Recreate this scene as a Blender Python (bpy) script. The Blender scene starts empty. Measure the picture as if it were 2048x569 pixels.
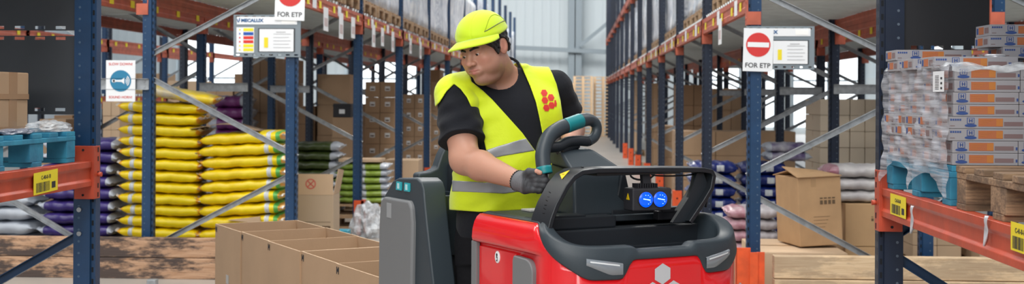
import bpy, bmesh, math, random
import numpy as np
from mathutils import Vector, Matrix, Euler
from mathutils.bvhtree import BVHTree

random.seed(7)
scn = bpy.context.scene
col = scn.collection

# ------------------------------------------------------------------ camera, light, exposure
FPX = 2500.0                      # focal length in pixels of the 2048 wide frame
YAW = math.radians(2.887)         # camera turned a little to the left of the aisle
CAM_H = 1.6
HORIZON = 195.0
camd = bpy.data.cameras.new('camera')
camd.sensor_width = 36.0
camd.lens = FPX / 2048.0 * 36.0
camd.shift_y = -(284.5 - HORIZON) / 2048.0
camd.clip_end = 300
camd.dof.use_dof = True
camd.dof.focus_distance = 4.7
camd.dof.aperture_fstop = 5.0
cam = bpy.data.objects.new('camera', camd)
col.objects.link(cam)
cam.matrix_world = Matrix.Translation((0, 0, CAM_H)) @ (Matrix.Rotation(YAW, 4, 'Z') @ Matrix.Rotation(math.pi / 2, 4, 'X') @ Matrix.Rotation(math.radians(0.3), 4, 'Z'))
scn.camera = cam
CM = cam.matrix_world.to_3x3()

scn.view_settings.view_transform = 'Standard'
scn.view_settings.look = 'None'
scn.view_settings.exposure = 0.0
scn.view_settings.gamma = 1.0
scn.view_settings.use_curve_mapping = False
scn.cycles.use_denoising = True
scn.cycles.max_bounces = 7
scn.cycles.transparent_max_bounces = 12
scn.cycles.caustics_reflective = False
scn.cycles.caustics_refractive = False

world = bpy.data.worlds.new('world')
scn.world = world
world.use_nodes = True
world.node_tree.nodes['Background'].inputs[0].default_value = (0.80, 0.90, 1.0, 1)
world.node_tree.nodes['Background'].inputs[1].default_value = 0.44


def area(name, loc, size, power, color=(1, 1, 1), rot=(0, 0, 0)):
    d = bpy.data.lights.new(name, 'AREA')
    d.shape = 'RECTANGLE'
    d.size, d.size_y = size
    d.energy = power
    d.color = color
    o = bpy.data.objects.new(name, d)
    o.location = loc
    o.rotation_euler = rot
    col.objects.link(o)
    return o


area('aisle_lamp', (-0.6, 2.5, 7.5), (1.6, 7.0), 330, (1, 0.97, 0.92))
area('aisle_lamp', (-0.6, 13.0, 8.5), (1.2, 8.0), 480, (1, 0.97, 0.92))
area('aisle_lamp', (-0.6, 30.0, 9.0), (1.5, 16.0), 1100, (1, 0.97, 0.92))
area('far_end_fill', (-1.0, 47.0, 9.0), (10.0, 2.0), 650, (1, 0.97, 0.93), (math.radians(35), 0, 0))  # added fill that brightens the far wall and pallet stacks
area('cross_aisle_lamp', (-6.0, 8.6, 7.0), (6.0, 1.2), 330, (1, 0.97, 0.92))
area('cross_aisle_lamp', (6.0, 8.2, 7.0), (6.0, 1.2), 300, (1, 0.97, 0.92))
area('frontal_fill_light', (-1.6, -3.0, 4.2), (6.0, 2.5), 190, (1, 0.98, 0.95), (math.radians(62), 0, 0))  # added frontal fill behind the camera, no window stands there


sund = bpy.data.lights.new('frontal_fill_sun', 'SUN')  # added soft sun from behind the camera to light the fronts
sund.energy = 1.15
sund.angle = math.radians(45)
sund.color = (1, 0.985, 0.96)
suno = bpy.data.objects.new('frontal_fill_sun', sund)
suno.rotation_euler = Vector((-0.25, -1.0, 0.62)).to_track_quat('Z', 'Y').to_euler()
suno.location = (0, -4, 6)
col.objects.link(suno)


def ray(px, py):
    return CM @ Vector(((px - 1024.0) / FPX, -(py - HORIZON) / FPX, -1.0))


def hit(px, py, axis, val):
    """point of the world plane axis=val that shows at a pixel of the photograph"""
    d = ray(px, py)
    o = Vector((0, 0, CAM_H))
    i = 'xyz'.index(axis)
    return o + d * ((val - o[i]) / d[i])


# ------------------------------------------------------------------ materials
MATS = {}


def pm(name, color, rough=0.6, metal=0.0, bump=0.0, bscale=60.0, var=0.0, vscale=6.0, stretch=(1, 1, 1), coat=0.0,
       color2=None, emis=None, estr=0.0, spec=0.5, vcol=False, sheen=0.0):
    if name in MATS:
        return MATS[name]
    m = bpy.data.materials.new(name)
    m.use_nodes = True
    nt = m.node_tree
    N, L = nt.nodes, nt.links
    b = N['Principled BSDF']
    b.inputs['Base Color'].default_value = (*color, 1)
    b.inputs['Roughness'].default_value = rough
    b.inputs['Metallic'].default_value = metal
    b.inputs['Specular IOR Level'].default_value = spec
    b.inputs['Coat Weight'].default_value = coat
    b.inputs['Coat Roughness'].default_value = 0.05
    if sheen:
        b.inputs['Sheen Weight'].default_value = sheen
    if emis:
        b.inputs['Emission Color'].default_value = (*emis, 1)
        b.inputs['Emission Strength'].default_value = estr
    tc = N.new('ShaderNodeTexCoord')
    mp = N.new('ShaderNodeMapping')
    mp.inputs['Scale'].default_value = stretch
    L.new(tc.outputs['Object'], mp.inputs['Vector'])
    if var or color2:
        n = N.new('ShaderNodeTexNoise')
        n.inputs['Scale'].default_value = vscale
        n.inputs['Detail'].default_value = 5
        L.new(mp.outputs[0], n.inputs['Vector'])
        r = N.new('ShaderNodeValToRGB')
        c2 = color2 if color2 else tuple(c * (1 - var) for c in color)
        r.color_ramp.elements[0].color = (*c2, 1)
        r.color_ramp.elements[0].position = 0.38
        r.color_ramp.elements[1].color = (*color, 1)
        r.color_ramp.elements[1].position = 0.62
        L.new(n.outputs['Fac'], r.inputs[0])
        L.new(r.outputs[0], b.inputs['Base Color'])
    if vcol:
        a = N.new('ShaderNodeAttribute')
        a.attribute_name = 'tint'
        L.new(a.outputs['Color'], b.inputs['Base Color'])
    if bump:
        n2 = N.new('ShaderNodeTexNoise')
        n2.inputs['Scale'].default_value = bscale
        n2.inputs['Detail'].default_value = 4
        L.new(mp.outputs[0], n2.inputs['Vector'])
        bp = N.new('ShaderNodeBump')
        bp.inputs['Strength'].default_value = bump
        bp.inputs['Distance'].default_value = 0.01
        L.new(n2.outputs['Fac'], bp.inputs['Height'])
        L.new(bp.outputs[0], b.inputs['Normal'])
    MATS[name] = m
    return m


def wood(name, light, dark, stain=None, grain=(1.2, 14, 30), stain_amt=0.5):
    if name in MATS:
        return MATS[name]
    m = pm(name, light, 0.75, bump=0.25, bscale=25, stretch=grain)
    nt = m.node_tree
    N, L = nt.nodes, nt.links
    b = N['Principled BSDF']
    mp = [n for n in N if n.type == 'MAPPING'][0]
    tc = [n for n in N if n.type == 'TEX_COORD'][0]
    n = N.new('ShaderNodeTexNoise')
    n.inputs['Scale'].default_value = 4
    n.inputs['Detail'].default_value = 7
    L.new(mp.outputs[0], n.inputs['Vector'])
    r = N.new('ShaderNodeValToRGB')
    r.color_ramp.elements[0].color = (*dark, 1)
    r.color_ramp.elements[0].position = 0.35
    r.color_ramp.elements[1].color = (*light, 1)
    r.color_ramp.elements[1].position = 0.6
    L.new(n.outputs['Fac'], r.inputs[0])
    out = r.outputs[0]
    if stain:
        n2 = N.new('ShaderNodeTexNoise')
        n2.inputs['Scale'].default_value = 3.0
        n2.inputs['Detail'].default_value = 9
        n2.inputs['Roughness'].default_value = 0.7
        mp2 = N.new('ShaderNodeMapping')
        mp2.inputs['Scale'].default_value = (0.8, 2, 3.2)
        L.new(tc.outputs['Object'], mp2.inputs['Vector'])
        L.new(mp2.outputs[0], n2.inputs['Vector'])
        r2 = N.new('ShaderNodeValToRGB')
        r2.color_ramp.elements[0].position = 0.44
        r2.color_ramp.elements[0].color = (0, 0, 0, 1)
        r2.color_ramp.elements[1].position = 0.54
        r2.color_ramp.elements[1].color = (stain_amt, stain_amt, stain_amt, 1)
        L.new(n2.outputs['Fac'], r2.inputs[0])
        mx = N.new('ShaderNodeMixRGB')
        L.new(r2.outputs[0], mx.inputs[0])
        L.new(out, mx.inputs[1])
        mx.inputs[2].default_value = (*stain, 1)
        out = mx.outputs[0]
    L.new(out, b.inputs['Base Color'])
    return m


M_blue = pm('blue_paint', (0.006, 0.042, 0.115), 0.38, var=0.15, vscale=9, bump=0.05)
M_blue_shade = pm('blue_paint_shaded', (0.005, 0.014, 0.038), 0.42, var=0.2)  # rack blue darkened to paint in shade on backlit and rear posts
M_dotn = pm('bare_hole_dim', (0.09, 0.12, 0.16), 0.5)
M_slot = pm('dark_slot', (0.006, 0.008, 0.012), 0.9)
M_dot = pm('bare_hole', (0.06, 0.11, 0.18), 0.5)
M_orange = pm('orange_paint', (0.52, 0.068, 0.026), 0.42, var=0.25, vscale=7, bump=0.06)
M_orange_haze = pm('hazed_orange', (0.50, 0.115, 0.062), 0.5, var=0.25, vscale=7)  # beam orange paled to put haze into the colour
M_guard = pm('orange_guard', (0.80, 0.10, 0.02), 0.5, var=0.2, vscale=12)
M_galv = pm('galvanised', (0.42, 0.44, 0.46), 0.45, 0.55, var=0.25, vscale=18)
M_deck = pm('galvanised_deck', (0.66, 0.74, 0.76), 0.5, 0.2, var=0.12, vscale=5)
M_panel = pm('cladding_grey', (0.042, 0.047, 0.055), 0.5, var=0.1)
M_panel_d = pm('cladding_dark', (0.014, 0.014, 0.017), 0.5)
M_white = pm('white_paper', (0.80, 0.82, 0.84), 0.6)
M_ink = pm('black_ink', (0.02, 0.02, 0.025), 0.6)
M_redink = pm('red_ink', (0.62, 0.035, 0.03), 0.55)
M_blueink = pm('blue_ink', (0.02, 0.20, 0.36), 0.55)
M_yellowlab = pm('yellow_label', (0.80, 0.66, 0.02), 0.55)
M_card = pm('cardboard', (0.44, 0.29, 0.175), 0.8, var=0.08, vscale=3, bump=0.05, bscale=90)
M_card_pale = pm('pale_cardboard', (0.60, 0.43, 0.28), 0.8, var=0.06, vscale=3)
M_card_dark = pm('brown_cardboard', (0.30, 0.18, 0.10), 0.8, var=0.1, vscale=3)
M_card_raw = pm('cut_cardboard', (0.66, 0.48, 0.32), 0.85)
M_tape = pm('brown_tape', (0.42, 0.26, 0.13), 0.3)
M_woodp = wood('pallet_wood', (0.50, 0.33, 0.19), (0.30, 0.19, 0.11), stain=(0.12, 0.08, 0.05), stain_amt=0.35)
M_woodl = wood('pale_timber', (0.74, 0.56, 0.36), (0.60, 0.42, 0.25), stain=(0.20, 0.14, 0.10), stain_amt=0.45)
M_woodr = wood('red_timber', (0.56, 0.35, 0.22), (0.40, 0.22, 0.12), stain=(0.035, 0.028, 0.03), stain_amt=0.92)
M_bluepal = pm('blue_pallet_paint', (0.03, 0.27, 0.42), 0.7, color2=(0.02, 0.18, 0.30), vscale=8, bump=0.3, bscale=30)
M_floor = pm('concrete_floor', (0.42, 0.38, 0.34), 0.35, var=0.12, vscale=0.8)
M_wall = pm('wall_panel', (0.66, 0.73, 0.76), 0.7)


# ------------------------------------------------------------------ object helpers
def tag(o, label=None, cat=None, group=None, kind=None):
    if label: o['label'] = label
    if cat: o['category'] = cat
    if group: o['group'] = group
    if kind: o['kind'] = kind
    return o


def thing(name, label, cat, loc=(0, 0, 0), rotz=0.0, group=None):
    o = bpy.data.objects.new(name, None)
    col.objects.link(o)
    o.location = loc
    o.rotation_euler = (0, 0, rotz)
    o.empty_display_size = 0.1
    return tag(o, label, cat, group)


def copy_tree(o, parent=None):
    c = o.copy()
    col.objects.link(c)
    c.parent = parent
    for ch in list(o.children):
        copy_tree(ch, c)
    return c


class MB:
    """collects geometry for one mesh; faces carry a material slot"""

    def __init__(s):
        s.v, s.f, s.m, s.sm = [], [], [], []
        s.M = Matrix.Identity(4)

    def add(s, verts, faces, mi=0, smooth=False):
        b = len(s.v)
        s.v += [tuple(s.M @ Vector(p)) for p in verts]
        s.f += [tuple(b + i for i in f) for f in faces]
        s.m += [mi] * len(faces)
        s.sm += [smooth] * len(faces)
        return s

    def box(s, x0, x1, y0, y1, z0, z1, mi=0):
        return s.add([(x0, y0, z0), (x1, y0, z0), (x1, y1, z0), (x0, y1, z0), (x0, y0, z1), (x1, y0, z1), (x1, y1, z1), (x0, y1, z1)],
                     [(0, 3, 2, 1), (4, 5, 6, 7), (0, 1, 5, 4), (1, 2, 6, 5), (2, 3, 7, 6), (3, 0, 4, 7)], mi)

    def bbox(s, x0, x1, y0, y1, z0, z1, b=0.005, mi=0):
        """box with chamfered edges"""
        bm = bmesh.new()
        bmesh.ops.create_cube(bm, size=1)
        for v in bm.verts:
            v.co = Vector(((x0 + x1) / 2 + v.co.x * (x1 - x0), (y0 + y1) / 2 + v.co.y * (y1 - y0), (z0 + z1) / 2 + v.co.z * (z1 - z0)))
        bmesh.ops.bevel(bm, geom=bm.edges[:], offset=b, segments=2, affect='EDGES', profile=0.6)
        bm.verts.index_update()
        s.add([v.co[:] for v in bm.verts], [[v.index for v in f.verts] for f in bm.faces], mi)
        bm.free()
        return s

    def prism(s, pts, h0, h1, axis='z', mi=0, smooth=False):
        """polygon (2D) extruded along axis"""
        n = len(pts)

        def P(a, b, h):
            return {'z': (a, b, h), 'y': (a, h, b), 'x': (h, a, b)}[axis]
        vs = [P(a, b, h0) for a, b in pts] + [P(a, b, h1) for a, b in pts]
        fs = [tuple(range(n))[::-1], tuple(range(n, 2 * n))]
        fs2 = [(i, (i + 1) % n, n + (i + 1) % n, n + i) for i in range(n)]
        s.add(vs, fs, mi, False)
        b = len(s.v) - 2 * n
        s.f += [tuple(b + k for k in f) for f in fs2]
        s.m += [mi] * n
        s.sm += [smooth] * n
        return s

    def bar(s, a, b, w, t, up=(0, 0, 1), mi=0):
        """rectangular bar from a to b; w across, t along up"""
        a, b = Vector(a), Vector(b)
        d = (b - a).normalized()
        u = Vector(up)
        sd = d.cross(u).normalized()
        u = sd.cross(d).normalized()
        vs = []
        for p in (a, b):
            for i, j in ((-1, -1), (1, -1), (1, 1), (-1, 1)):
                vs.append(p + sd * (w / 2 * i) + u * (t / 2 * j))
        return s.add(vs, [(0, 1, 2, 3), (7, 6, 5, 4), (0, 4, 5, 1), (1, 5, 6, 2), (2, 6, 7, 3), (3, 7, 4, 0)], mi)

    def channel(s, a, b, w, t, up=(0, 1, 0), mi=0):
        """C shaped bar: web plus two lips"""
        a, b = Vector(a), Vector(b)
        d = (b - a).normalized()
        u = Vector(up)
        sd = d.cross(u).normalized()
        s.bar(a, b, w, 0.004, up, mi)
        for k in (-1, 1):
            o = sd * (k * (w / 2 - 0.002)) + u * (t / 2)
            s.bar(a + o, b + o, 0.004, t, up, mi)
        return s

    def tube(s, pts, r, n=10, mi=0, cap=True, flat=None):
        pts = [Vector(p) for p in pts]
        rs = r if isinstance(r, (list, tuple)) else [r] * len(pts)
        vs, fs = [], []
        prev = None
        for i, p in enumerate(pts):
            d = (pts[min(i + 1, len(pts) - 1)] - pts[max(i - 1, 0)]).normalized()
            if prev is None:
                u = d.orthogonal().normalized()
            else:
                u = (prev - d * prev.dot(d)).normalized()
            prev = u
            w = d.cross(u)
            for k in range(n):
                a = 2 * math.pi * k / n
                vs.append(p + u * (math.cos(a) * rs[i]) + w * (math.sin(a) * rs[i]))
        for i in range(len(pts) - 1):
            for k in range(n):
                fs.append((i * n + k, i * n + (k + 1) % n, (i + 1) * n + (k + 1) % n, (i + 1) * n + k))
        s.add(vs, fs, mi, True)
        if cap:
            b = len(s.v) - len(vs)
            s.f += [tuple(b + k for k in range(n))[::-1], tuple(b + len(vs) - n + k for k in range(n))]
            s.m += [mi, mi]
            s.sm += [False, False]
        return s

    def disc(s, c, r, axis='y', n=24, th=0.002, mi=0, ry=None):
        pts = [(math.cos(2 * math.pi * k / n) * r, math.sin(2 * math.pi * k / n) * (ry or r)) for k in range(n)]
        i = 'xyz'.index(axis)
        a, b = [j for j in range(3) if j != i]
        pts = [(p[0] + c[a], p[1] + c[b]) for p in pts]
        return s.prism(pts, c[i] - th / 2, c[i] + th / 2, axis, mi)

    def grid(s, rows, mi=0, closed=False, smooth=True):
        n = len(rows[0])
        vs = [p for r in rows for p in r]
        fs = []
        for i in range(len(rows) - 1):
            for k in range(n if closed else n - 1):
                fs.append((i * n + k, i * n + (k + 1) % n, (i + 1) * n + (k + 1) % n, (i + 1) * n + k))
        return s.add(vs, fs, mi, smooth)

    def mesh(s, name, mats):
        me = bpy.data.meshes.new(name)
        me.from_pydata(s.v, [], s.f)
        for m in (mats if isinstance(mats, (list, tuple)) else [mats]):
            me.materials.append(m)
        me.polygons.foreach_set('material_index', s.m)
        me.polygons.foreach_set('use_smooth', s.sm)
        me.update()
        return me

    def build(s, name, mats, parent=None, fix=True, rel=None):
        if rel is not None:
            s.v = [tuple(Vector(p) - Vector(rel)) for p in s.v]
        me = s.mesh(name, mats)
        if fix:
            bm = bmesh.new()
            bm.from_mesh(me)
            bmesh.ops.recalc_face_normals(bm, faces=bm.faces[:])
            bm.to_mesh(me)
            bm.free()
        o = bpy.data.objects.new(name, me)
        col.objects.link(o)
        o.parent = parent
        return o


def bevel(o, w=0.004, seg=2, ang=35):
    md = o.modifiers.new('bevel', 'BEVEL')
    md.width = w
    md.segments = seg
    md.limit_method = 'ANGLE'
    md.angle_limit = math.radians(ang)
    md.harden_normals = True
    for p in o.data.polygons:
        p.use_smooth = True
    return o


def subsurf(o, n=2):
    md = o.modifiers.new('sub', 'SUBSURF')
    md.levels = md.render_levels = n
    for p in o.data.polygons:
        p.use_smooth = True
    return o


def linked(name, me, parent=None, loc=(0, 0, 0), rot=(0, 0, 0)):
    o = bpy.data.objects.new(name, me)
    col.objects.link(o)
    o.parent = parent
    o.location = loc
    o.rotation_euler = rot
    return o


def text(name, body, size, mat, parent, loc, rot, bold=0.0, extrude=0.0004, align='CENTER', sx=1.0):
    c = bpy.data.curves.new(name, 'FONT')
    c.body = body
    c.size = size
    c.offset = bold
    c.extrude = extrude
    c.align_x = align
    c.align_y = 'CENTER'
    c.materials.append(mat)
    t = bpy.data.objects.new(name, c)
    col.objects.link(t)
    me = bpy.data.meshes.new_from_object(t.evaluated_get(bpy.context.evaluated_depsgraph_get()))
    bpy.data.objects.remove(t)
    me.name = name
    if not me.materials:
        me.materials.append(mat)
    o = bpy.data.objects.new(name, me)
    col.objects.link(o)
    o.parent = parent
    o.location = loc
    o.rotation_euler = rot
    o.scale = (sx, 1, 1)
    return o


def struct(o, label=None):
    o['kind'] = 'structure'
    if label: o['label'] = label
    return o


FRONT = (math.pi / 2, 0, 0)     # text facing the camera side (-Y)

# ------------------------------------------------------------------ the hall
struct(MB().box(-24, 20, -4, 62, -0.2, 0.0).build('floor', M_floor))
w = MB()
w.box(-24, 20, 58.0, 58.2, 0, 11)
for k in range(110):                       # ribs of the metal cladding
    x = -24 + k * 0.4
    w.box(x, x + 0.06, 57.96, 58.0, 2.6, 11)
w.box(-24, 20, 57.9, 58.0, 0, 2.6)
struct(w.build('wall_far', M_wall))
struct(MB().box(-24.2, -24, -4, 62, 0, 11).build('wall_left', pm('side_wall', (0.80, 0.84, 0.88), 0.7)))
struct(MB().box(20, 20.2, -4, 62, 0, 11).build('wall_right', MATS['side_wall']))
M_steel = pm('grey_steel', (0.30, 0.36, 0.40), 0.6)
b_ = MB()
p0 = hit(1150, 100, 'y', 57.3)
b_.box(p0.x - 0.30, p0.x + 0.30, 57.1, 57.13, 0, 11).box(p0.x - 0.30, p0.x + 0.30, 57.6, 57.63, 0, 11).box(p0.x - 0.02, p0.x + 0.02, 57.1, 57.6, 0, 11)
struct(b_.build('trim_1', M_steel), 'grey steel column standing before the far wall')
q0, q1 = hit(1000, 94, 'y', 57.0), hit(1212, 104, 'y', 57.0)
struct(MB().bar(q0, q1, 0.2, 0.2).build('trim_2', M_steel), 'grey horizontal steel rail across the far wall')
q0, q1 = hit(1160, 92, 'y', 56.8), hit(1235, 30, 'y', 56.8)
struct(MB().bar(q0, q1, 0.12, 0.16).build('trim_3', M_steel), 'grey diagonal steel brace on the far wall')

# bright dock doors in the far wall, seen blurred through the racks
M_sky = pm('door_daylight', (0.9, 0.95, 1.0), 0.6, emis=(0.92, 0.97, 1.0), estr=1.7)
nw = 1
for x0 in (-18.5, -10.5, 6.0, 10.0, 14.0):
    wo = struct(MB().box(x0, x0 + 3.1, 57.85, 57.89, 0.3, 4.6).build('window_%d' % nw, M_sky))
    fr = MB()
    for a, b2, c, d in ((x0 - 0.12, x0, 0.2, 4.72), (x0 + 3.1, x0 + 3.22, 0.2, 4.72), (x0, x0 + 3.1, 4.6, 4.72), (x0, x0 + 3.1, 2.4, 2.48), (x0 + 1.5, x0 + 1.6, 0.3, 4.6)):
        fr.box(a, b2, 57.78, 57.88, c, d)
    fr.build('window_frame', M_steel, wo)
    nw += 1
# ------------------------------------------------------------------ pallet racks
def upright_mesh(name, s, H, z0=0.0, dx=0.10, dy=0.09, mat=None, dot=None):
    b = MB()
    prof = [(-0.05, -0.045), (0.028, -0.045), (0.028, -0.030), (0.05, -0.030), (0.05, 0.030), (0.028, 0.030), (0.028, 0.045), (-0.05, 0.045)]
    prof = [(s * x * dx / 0.10, y * dy / 0.09) for x, y in prof]
    b.prism(prof, z0, H)
    z = z0 + 0.05
    while z < H - 0.03:
        b.disc((-s * 0.026, -dy / 2, z), 0.0062, 'y', 8, 0.002, 2)
        b.box(s * 0.05 - 0.001, s * 0.05 + 0.001, -0.018, -0.010, z, z + 0.032, 1)
        b.box(s * 0.05 - 0.001, s * 0.05 + 0.001, 0.010, 0.018, z, z + 0.032, 1)
        b.box(min(s * 0.034, s * 0.044), max(s * 0.034, s * 0.044), -0.0312 * dy / 0.09, -0.030 * dy / 0.09, z + 0.02, z + 0.045, 1)
        z += 0.0585
    return b.mesh(name, [mat or M_blue, M_slot, dot or M_dot])


def beam_mesh(name, L, h, s, conn=True, drop=0.10):
    """box beam along +Y from 0 to L, aisle face towards s"""
    b = MB()
    prof = [(-0.02, 0), (0.02, 0), (0.02, h * 0.28), (0.014, h * 0.36), (0.014, h * 0.64), (0.02, h * 0.72), (0.02, h), (-0.02, h)]
    prof = [(s * x, z) for x, z in prof]
    b.prism(prof, 0.05, L - 0.05, 'y')
    if conn:
        for y in (0.0, L):
            x0, x1 = sorted((s * 0.021, s * 0.030))
            b.box(x0, x1, y - 0.05, y + 0.05, -drop, h)
            b.box(min(s * -0.075, s * 0.03), max(s * -0.075, s * 0.03), y - 0.052 if y else y - 0.056, y - 0.048 if y else y - 0.052, -drop, 0.0)
            for zz in (-drop * 0.5, h * 0.5):
                b.disc((s * 0.031, y, zz), 0.012, 'x', 8, 0.008, 0)
    return b.mesh(name, M_orange_haze)


def deck_mesh(name, L, W):
    b = MB()
    rows = []
    n = int(L / 0.04)
    for i in range(n + 1):
        y = L * i / n
        z = 0.022 * (1 if (i % 4) in (0, 1) else -1)
        rows.append([(0, y, z), (W, y, z)])
    b.grid(rows, smooth=False)
    return b.mesh(name, M_deck)


def guard_mesh(s):
    b = MB()
    x0, x1 = sorted((s * 0.052, s * 0.085))
    b.box(x0, x1, -0.075, 0.075, 0.0, 0.40)
    for y in (-0.075, 0.068):
        xa, xb = sorted((s * -0.03, s * 0.085))
        b.box(xa, xb, y, y + 0.007, 0.0, 0.40)
    for z in (0.1, 0.3):
        b.disc((s * 0.03, -0.076, z), 0.012, 'y', 10, 0.003, 1)
    return b.mesh('foot_guard', [M_guard, M_slot])


def rack(label, xf, xb, ys, H, levels, nodes, spacer_x=None, guards=True, decks=(0,), maxlab=5, bh=0.13, fm=None):
    """one bolted rack row: xf aisle side, xb back side"""
    s = 1 if xf > xb else -1
    root = thing('pallet_rack', label, 'rack', (xf, ys[0], 0))
    um = upright_mesh('upright', s, H, mat=fm or M_blue, dot=M_dotn if fm else M_dot)
    um2 = upright_mesh('upright', s, H, mat=M_blue_shade, dot=M_dotn)
    umf = upright_mesh('upright', s, H)
    L = ys[1] - ys[0]
    bm_ = beam_mesh('beam', L, bh, s)
    dk = deck_mesh('shelf_deck', L - 0.1, abs(xf - xb) - 0.06)
    gm = guard_mesh(s)
    brs = []
    for (fa, za), (fb, zb) in nodes:
        b = MB()
        b.channel(((xb - xf) * fa, 0, za), ((xb - xf) * fb, 0, zb), 0.045, 0.03, (0, -1, 0))
        brs.append(b.mesh('brace', M_galv))
    labs = []
    for k, y in enumerate((0.35, 0.9, 1.6, 2.3, 3.0)):
        xa, xc = sorted((s * 0.020, s * 0.023))
        labs.append(MB().box(xa, xc, y, y + 0.10, 0.03, 0.10, 0).mesh('shelf_label', [M_yellowlab]))
        if k % 2 == 0 and guards and y < 3:
            labs.append(MB().box(xa, xc, y + 0.25, y + 0.42, 0.015, bh - 0.01, 0).mesh('shelf_label', [M_white]))
    for i, y in enumerate(ys):
        dy = y - ys[0]
        linked('upright', umf if i == 0 else um, root, (-s * 0.05, dy, 0))
        linked('upright', umf if (i == 0 and guards) else um2, root, (xb - xf + s * 0.05, dy, 0))
        for m_ in brs:
            linked('brace', m_, root, (0, dy, 0))
        if guards and i < 8:
            linked('foot_guard', gm, root, (-s * 0.05, dy, 0))
        if spacer_x is not None and i < 5:
            b = MB()
            xa, xc = sorted((xb - xf, spacer_x - xf))
            b.channel((xa - 0.06, -0.05, 0), (xc + 0.06, -0.05, 0), 0.10, 0.03, (0, -1, 0))
            for xx in (xa - 0.02, xc + 0.02):
                for zz in (-0.025, 0.025):
                    b.disc((xx, -0.055, zz), 0.010, 'y', 8, 0.006, 0)
            o = b.build('row_spacer', M_galv, root)
            o.location = (0, dy, 1.70)
        if i < len(ys) - 1:
            for li, z in enumerate(levels):
                for side, x in ((0, -s * 0.02), (1, xb - xf + s * 0.02)):
                    bo = linked('beam', bm_, root, (x, dy, z))
                    if side == 0 and i < maxlab:
                        for lm in labs:
                            linked('shelf_label', lm, bo)
                if li in decks:
                    linked('shelf_deck', dk, root, (min(0, xb - xf) + 0.03, dy + 0.05, z + bh + 0.022))
    return root


LN = [((1, 0.20), (0, 0.93)), ((0, 1.06), (1, 1.79)), ((1, 1.93), (0, 2.66)), ((0, 2.79), (1, 3.5))]
LN2 = [((0, 0.22), (1, 1.01)), ((1, 1.14), (0, 1.92)), ((0, 2.06), (1, 2.85))]
RN = [((1, 0.15), (0, 0.89)), ((0, 1.01), (1, 1.72)), ((1, 1.78), (0, 2.45)), ((0, 2.58), (1, 3.3))]
LY = [11.0 + 3.375 * k for k in range(13)]
RY = [9.6 + 3.375 * k for k in range(14)]
LZ, RZ = 2.42, 2.26
rack('long blue and orange rack lining the left of the aisle behind the driver', -2.46, -3.85, LY, 4.9, [LZ], LN, spacer_x=-4.30)
rack('blue rack standing back to back behind the left aisle rack', -4.30, -5.68, LY[:8], 4.6, [LZ], LN2, guards=False)
rack('distant blue and orange rack seen far to the left past the yellow sacks', -8.6, -9.9, [12.5 + 3.375 * k for k in range(7)], 4.2, [1.45, 2.5], LN, guards=False)
rack('long shaded blue and orange rack lining the right of the aisle', 1.308, 2.70, RY, 6.2, [RZ, 3.95], RN, spacer_x=3.12, decks=(0,), bh=0.15, fm=M_blue_shade)
rack('shaded blue rack standing back to back behind the right aisle rack', 3.12, 4.5, RY[:8], 4.6, [RZ], RN, guards=False, fm=M_blue_shade)
rack('distant rack seen far to the right behind the pale cartons', 8.0, 9.3, [12.5 + 3.375 * k for k in range(6)], 4.2, [1.45, 2.5], LN, guards=False)


# ---- the two near racks cut by the frame
def near_rack(label, x0, x1, y0, zb, bh, s, other, ynear):
    """s=+1: aisle face towards +X"""
    xf = x1 if s > 0 else x0
    root = thing('pallet_rack', label, 'rack', (xf, y0, 0))
    um = upright_mesh('upright', s, 3.2, dx=abs(x1 - x0), mat=M_blue_shade if s < 0 else M_blue, dot=M_dotn if s < 0 else M_dot)
    xc = (x0 + x1) / 2 - xf
    linked('upright', um, root, (xc, 0.045, 0))
    linked('upright', um, root, (other - xf, 0.045, 0))
    linked('upright', um, root, (xc, ynear - y0, 0))
    linked('upright', um, root, (other - xf, ynear - y0, 0))
    b = MB()
    L = y0 - ynear
    prof = [(-0.05, 0), (0, 0), (0, bh * 0.2), (-0.009, bh * 0.30), (-0.009, bh * 0.66), (0, bh * 0.76), (0, bh), (-0.05, bh)]
    b.prism([(s * x, z) for x, z in prof], -L + 0.05, -0.035, 'y')
    bo = bevel(b.build('beam', M_orange, root), 0.003)
    bo.location = (0, 0, zb)
    c = MB()
    xa, xb_ = sorted((-s * 0.09, s * 0.004))
    c.bbox(xa, xb_, -0.036, -0.004, -0.065, bh + 0.075, 0.003)
    xa, xb_ = sorted((s * 0.002, s * 0.010))
    c.bbox(xa, xb_, -0.036, 0.045, -0.065, bh + 0.075, 0.003)
    for z in (-0.045, bh + 0.055):
        c.disc((-s * 0.045, -0.037, z), 0.006, 'y', 10, 0.004, 1)
    for z in (-0.045, 0.0, 0.06, bh + 0.01, bh + 0.055):
        xa, xb_ = sorted((s * 0.010, s * 0.0115))
        c.box(xa, xb_, 0.012, 0.024, z - 0.012, z + 0.012, 1)
    co = c.build('beam_connector', [M_orange, M_slot], root)
    co.location = (0, 0, zb)
    o = MB().tube([(s * 0.0, 0.02, zb + bh * 0.45), (s * 0.028, 0.02, zb + bh * 0.45)], [0.009, 0.012]).build('locking_pin', M_orange, root)
    bb = MB()
    prof = [(-0.02, 0), (0.02, 0), (0.02, bh), (-0.02, bh)]
    bb.prism([(x + other - xf, z + zb) for x, z in prof], -L + 0.05, -0.035, 'y')
    bb.build('beam', M_orange, root)
    # next shelf up, out of view, added to shade the near loads
    for xx in (-s * 0.02, other - xf):
        MB().prism([(x + xx, z + 2.42) for x, z in [(-0.02, 0), (0.02, 0), (0.02, 0.12), (-0.02, 0.12)]], -L + 0.05, -0.035, 'y').build('beam', M_orange, root)
    linked('shelf_deck', deck_mesh('shelf_deck', L - 0.1, abs(other - xf) - 0.04), root, (min(0, other - xf) + 0.02, -L + 0.05, 2.555))
    return root, bo


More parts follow.
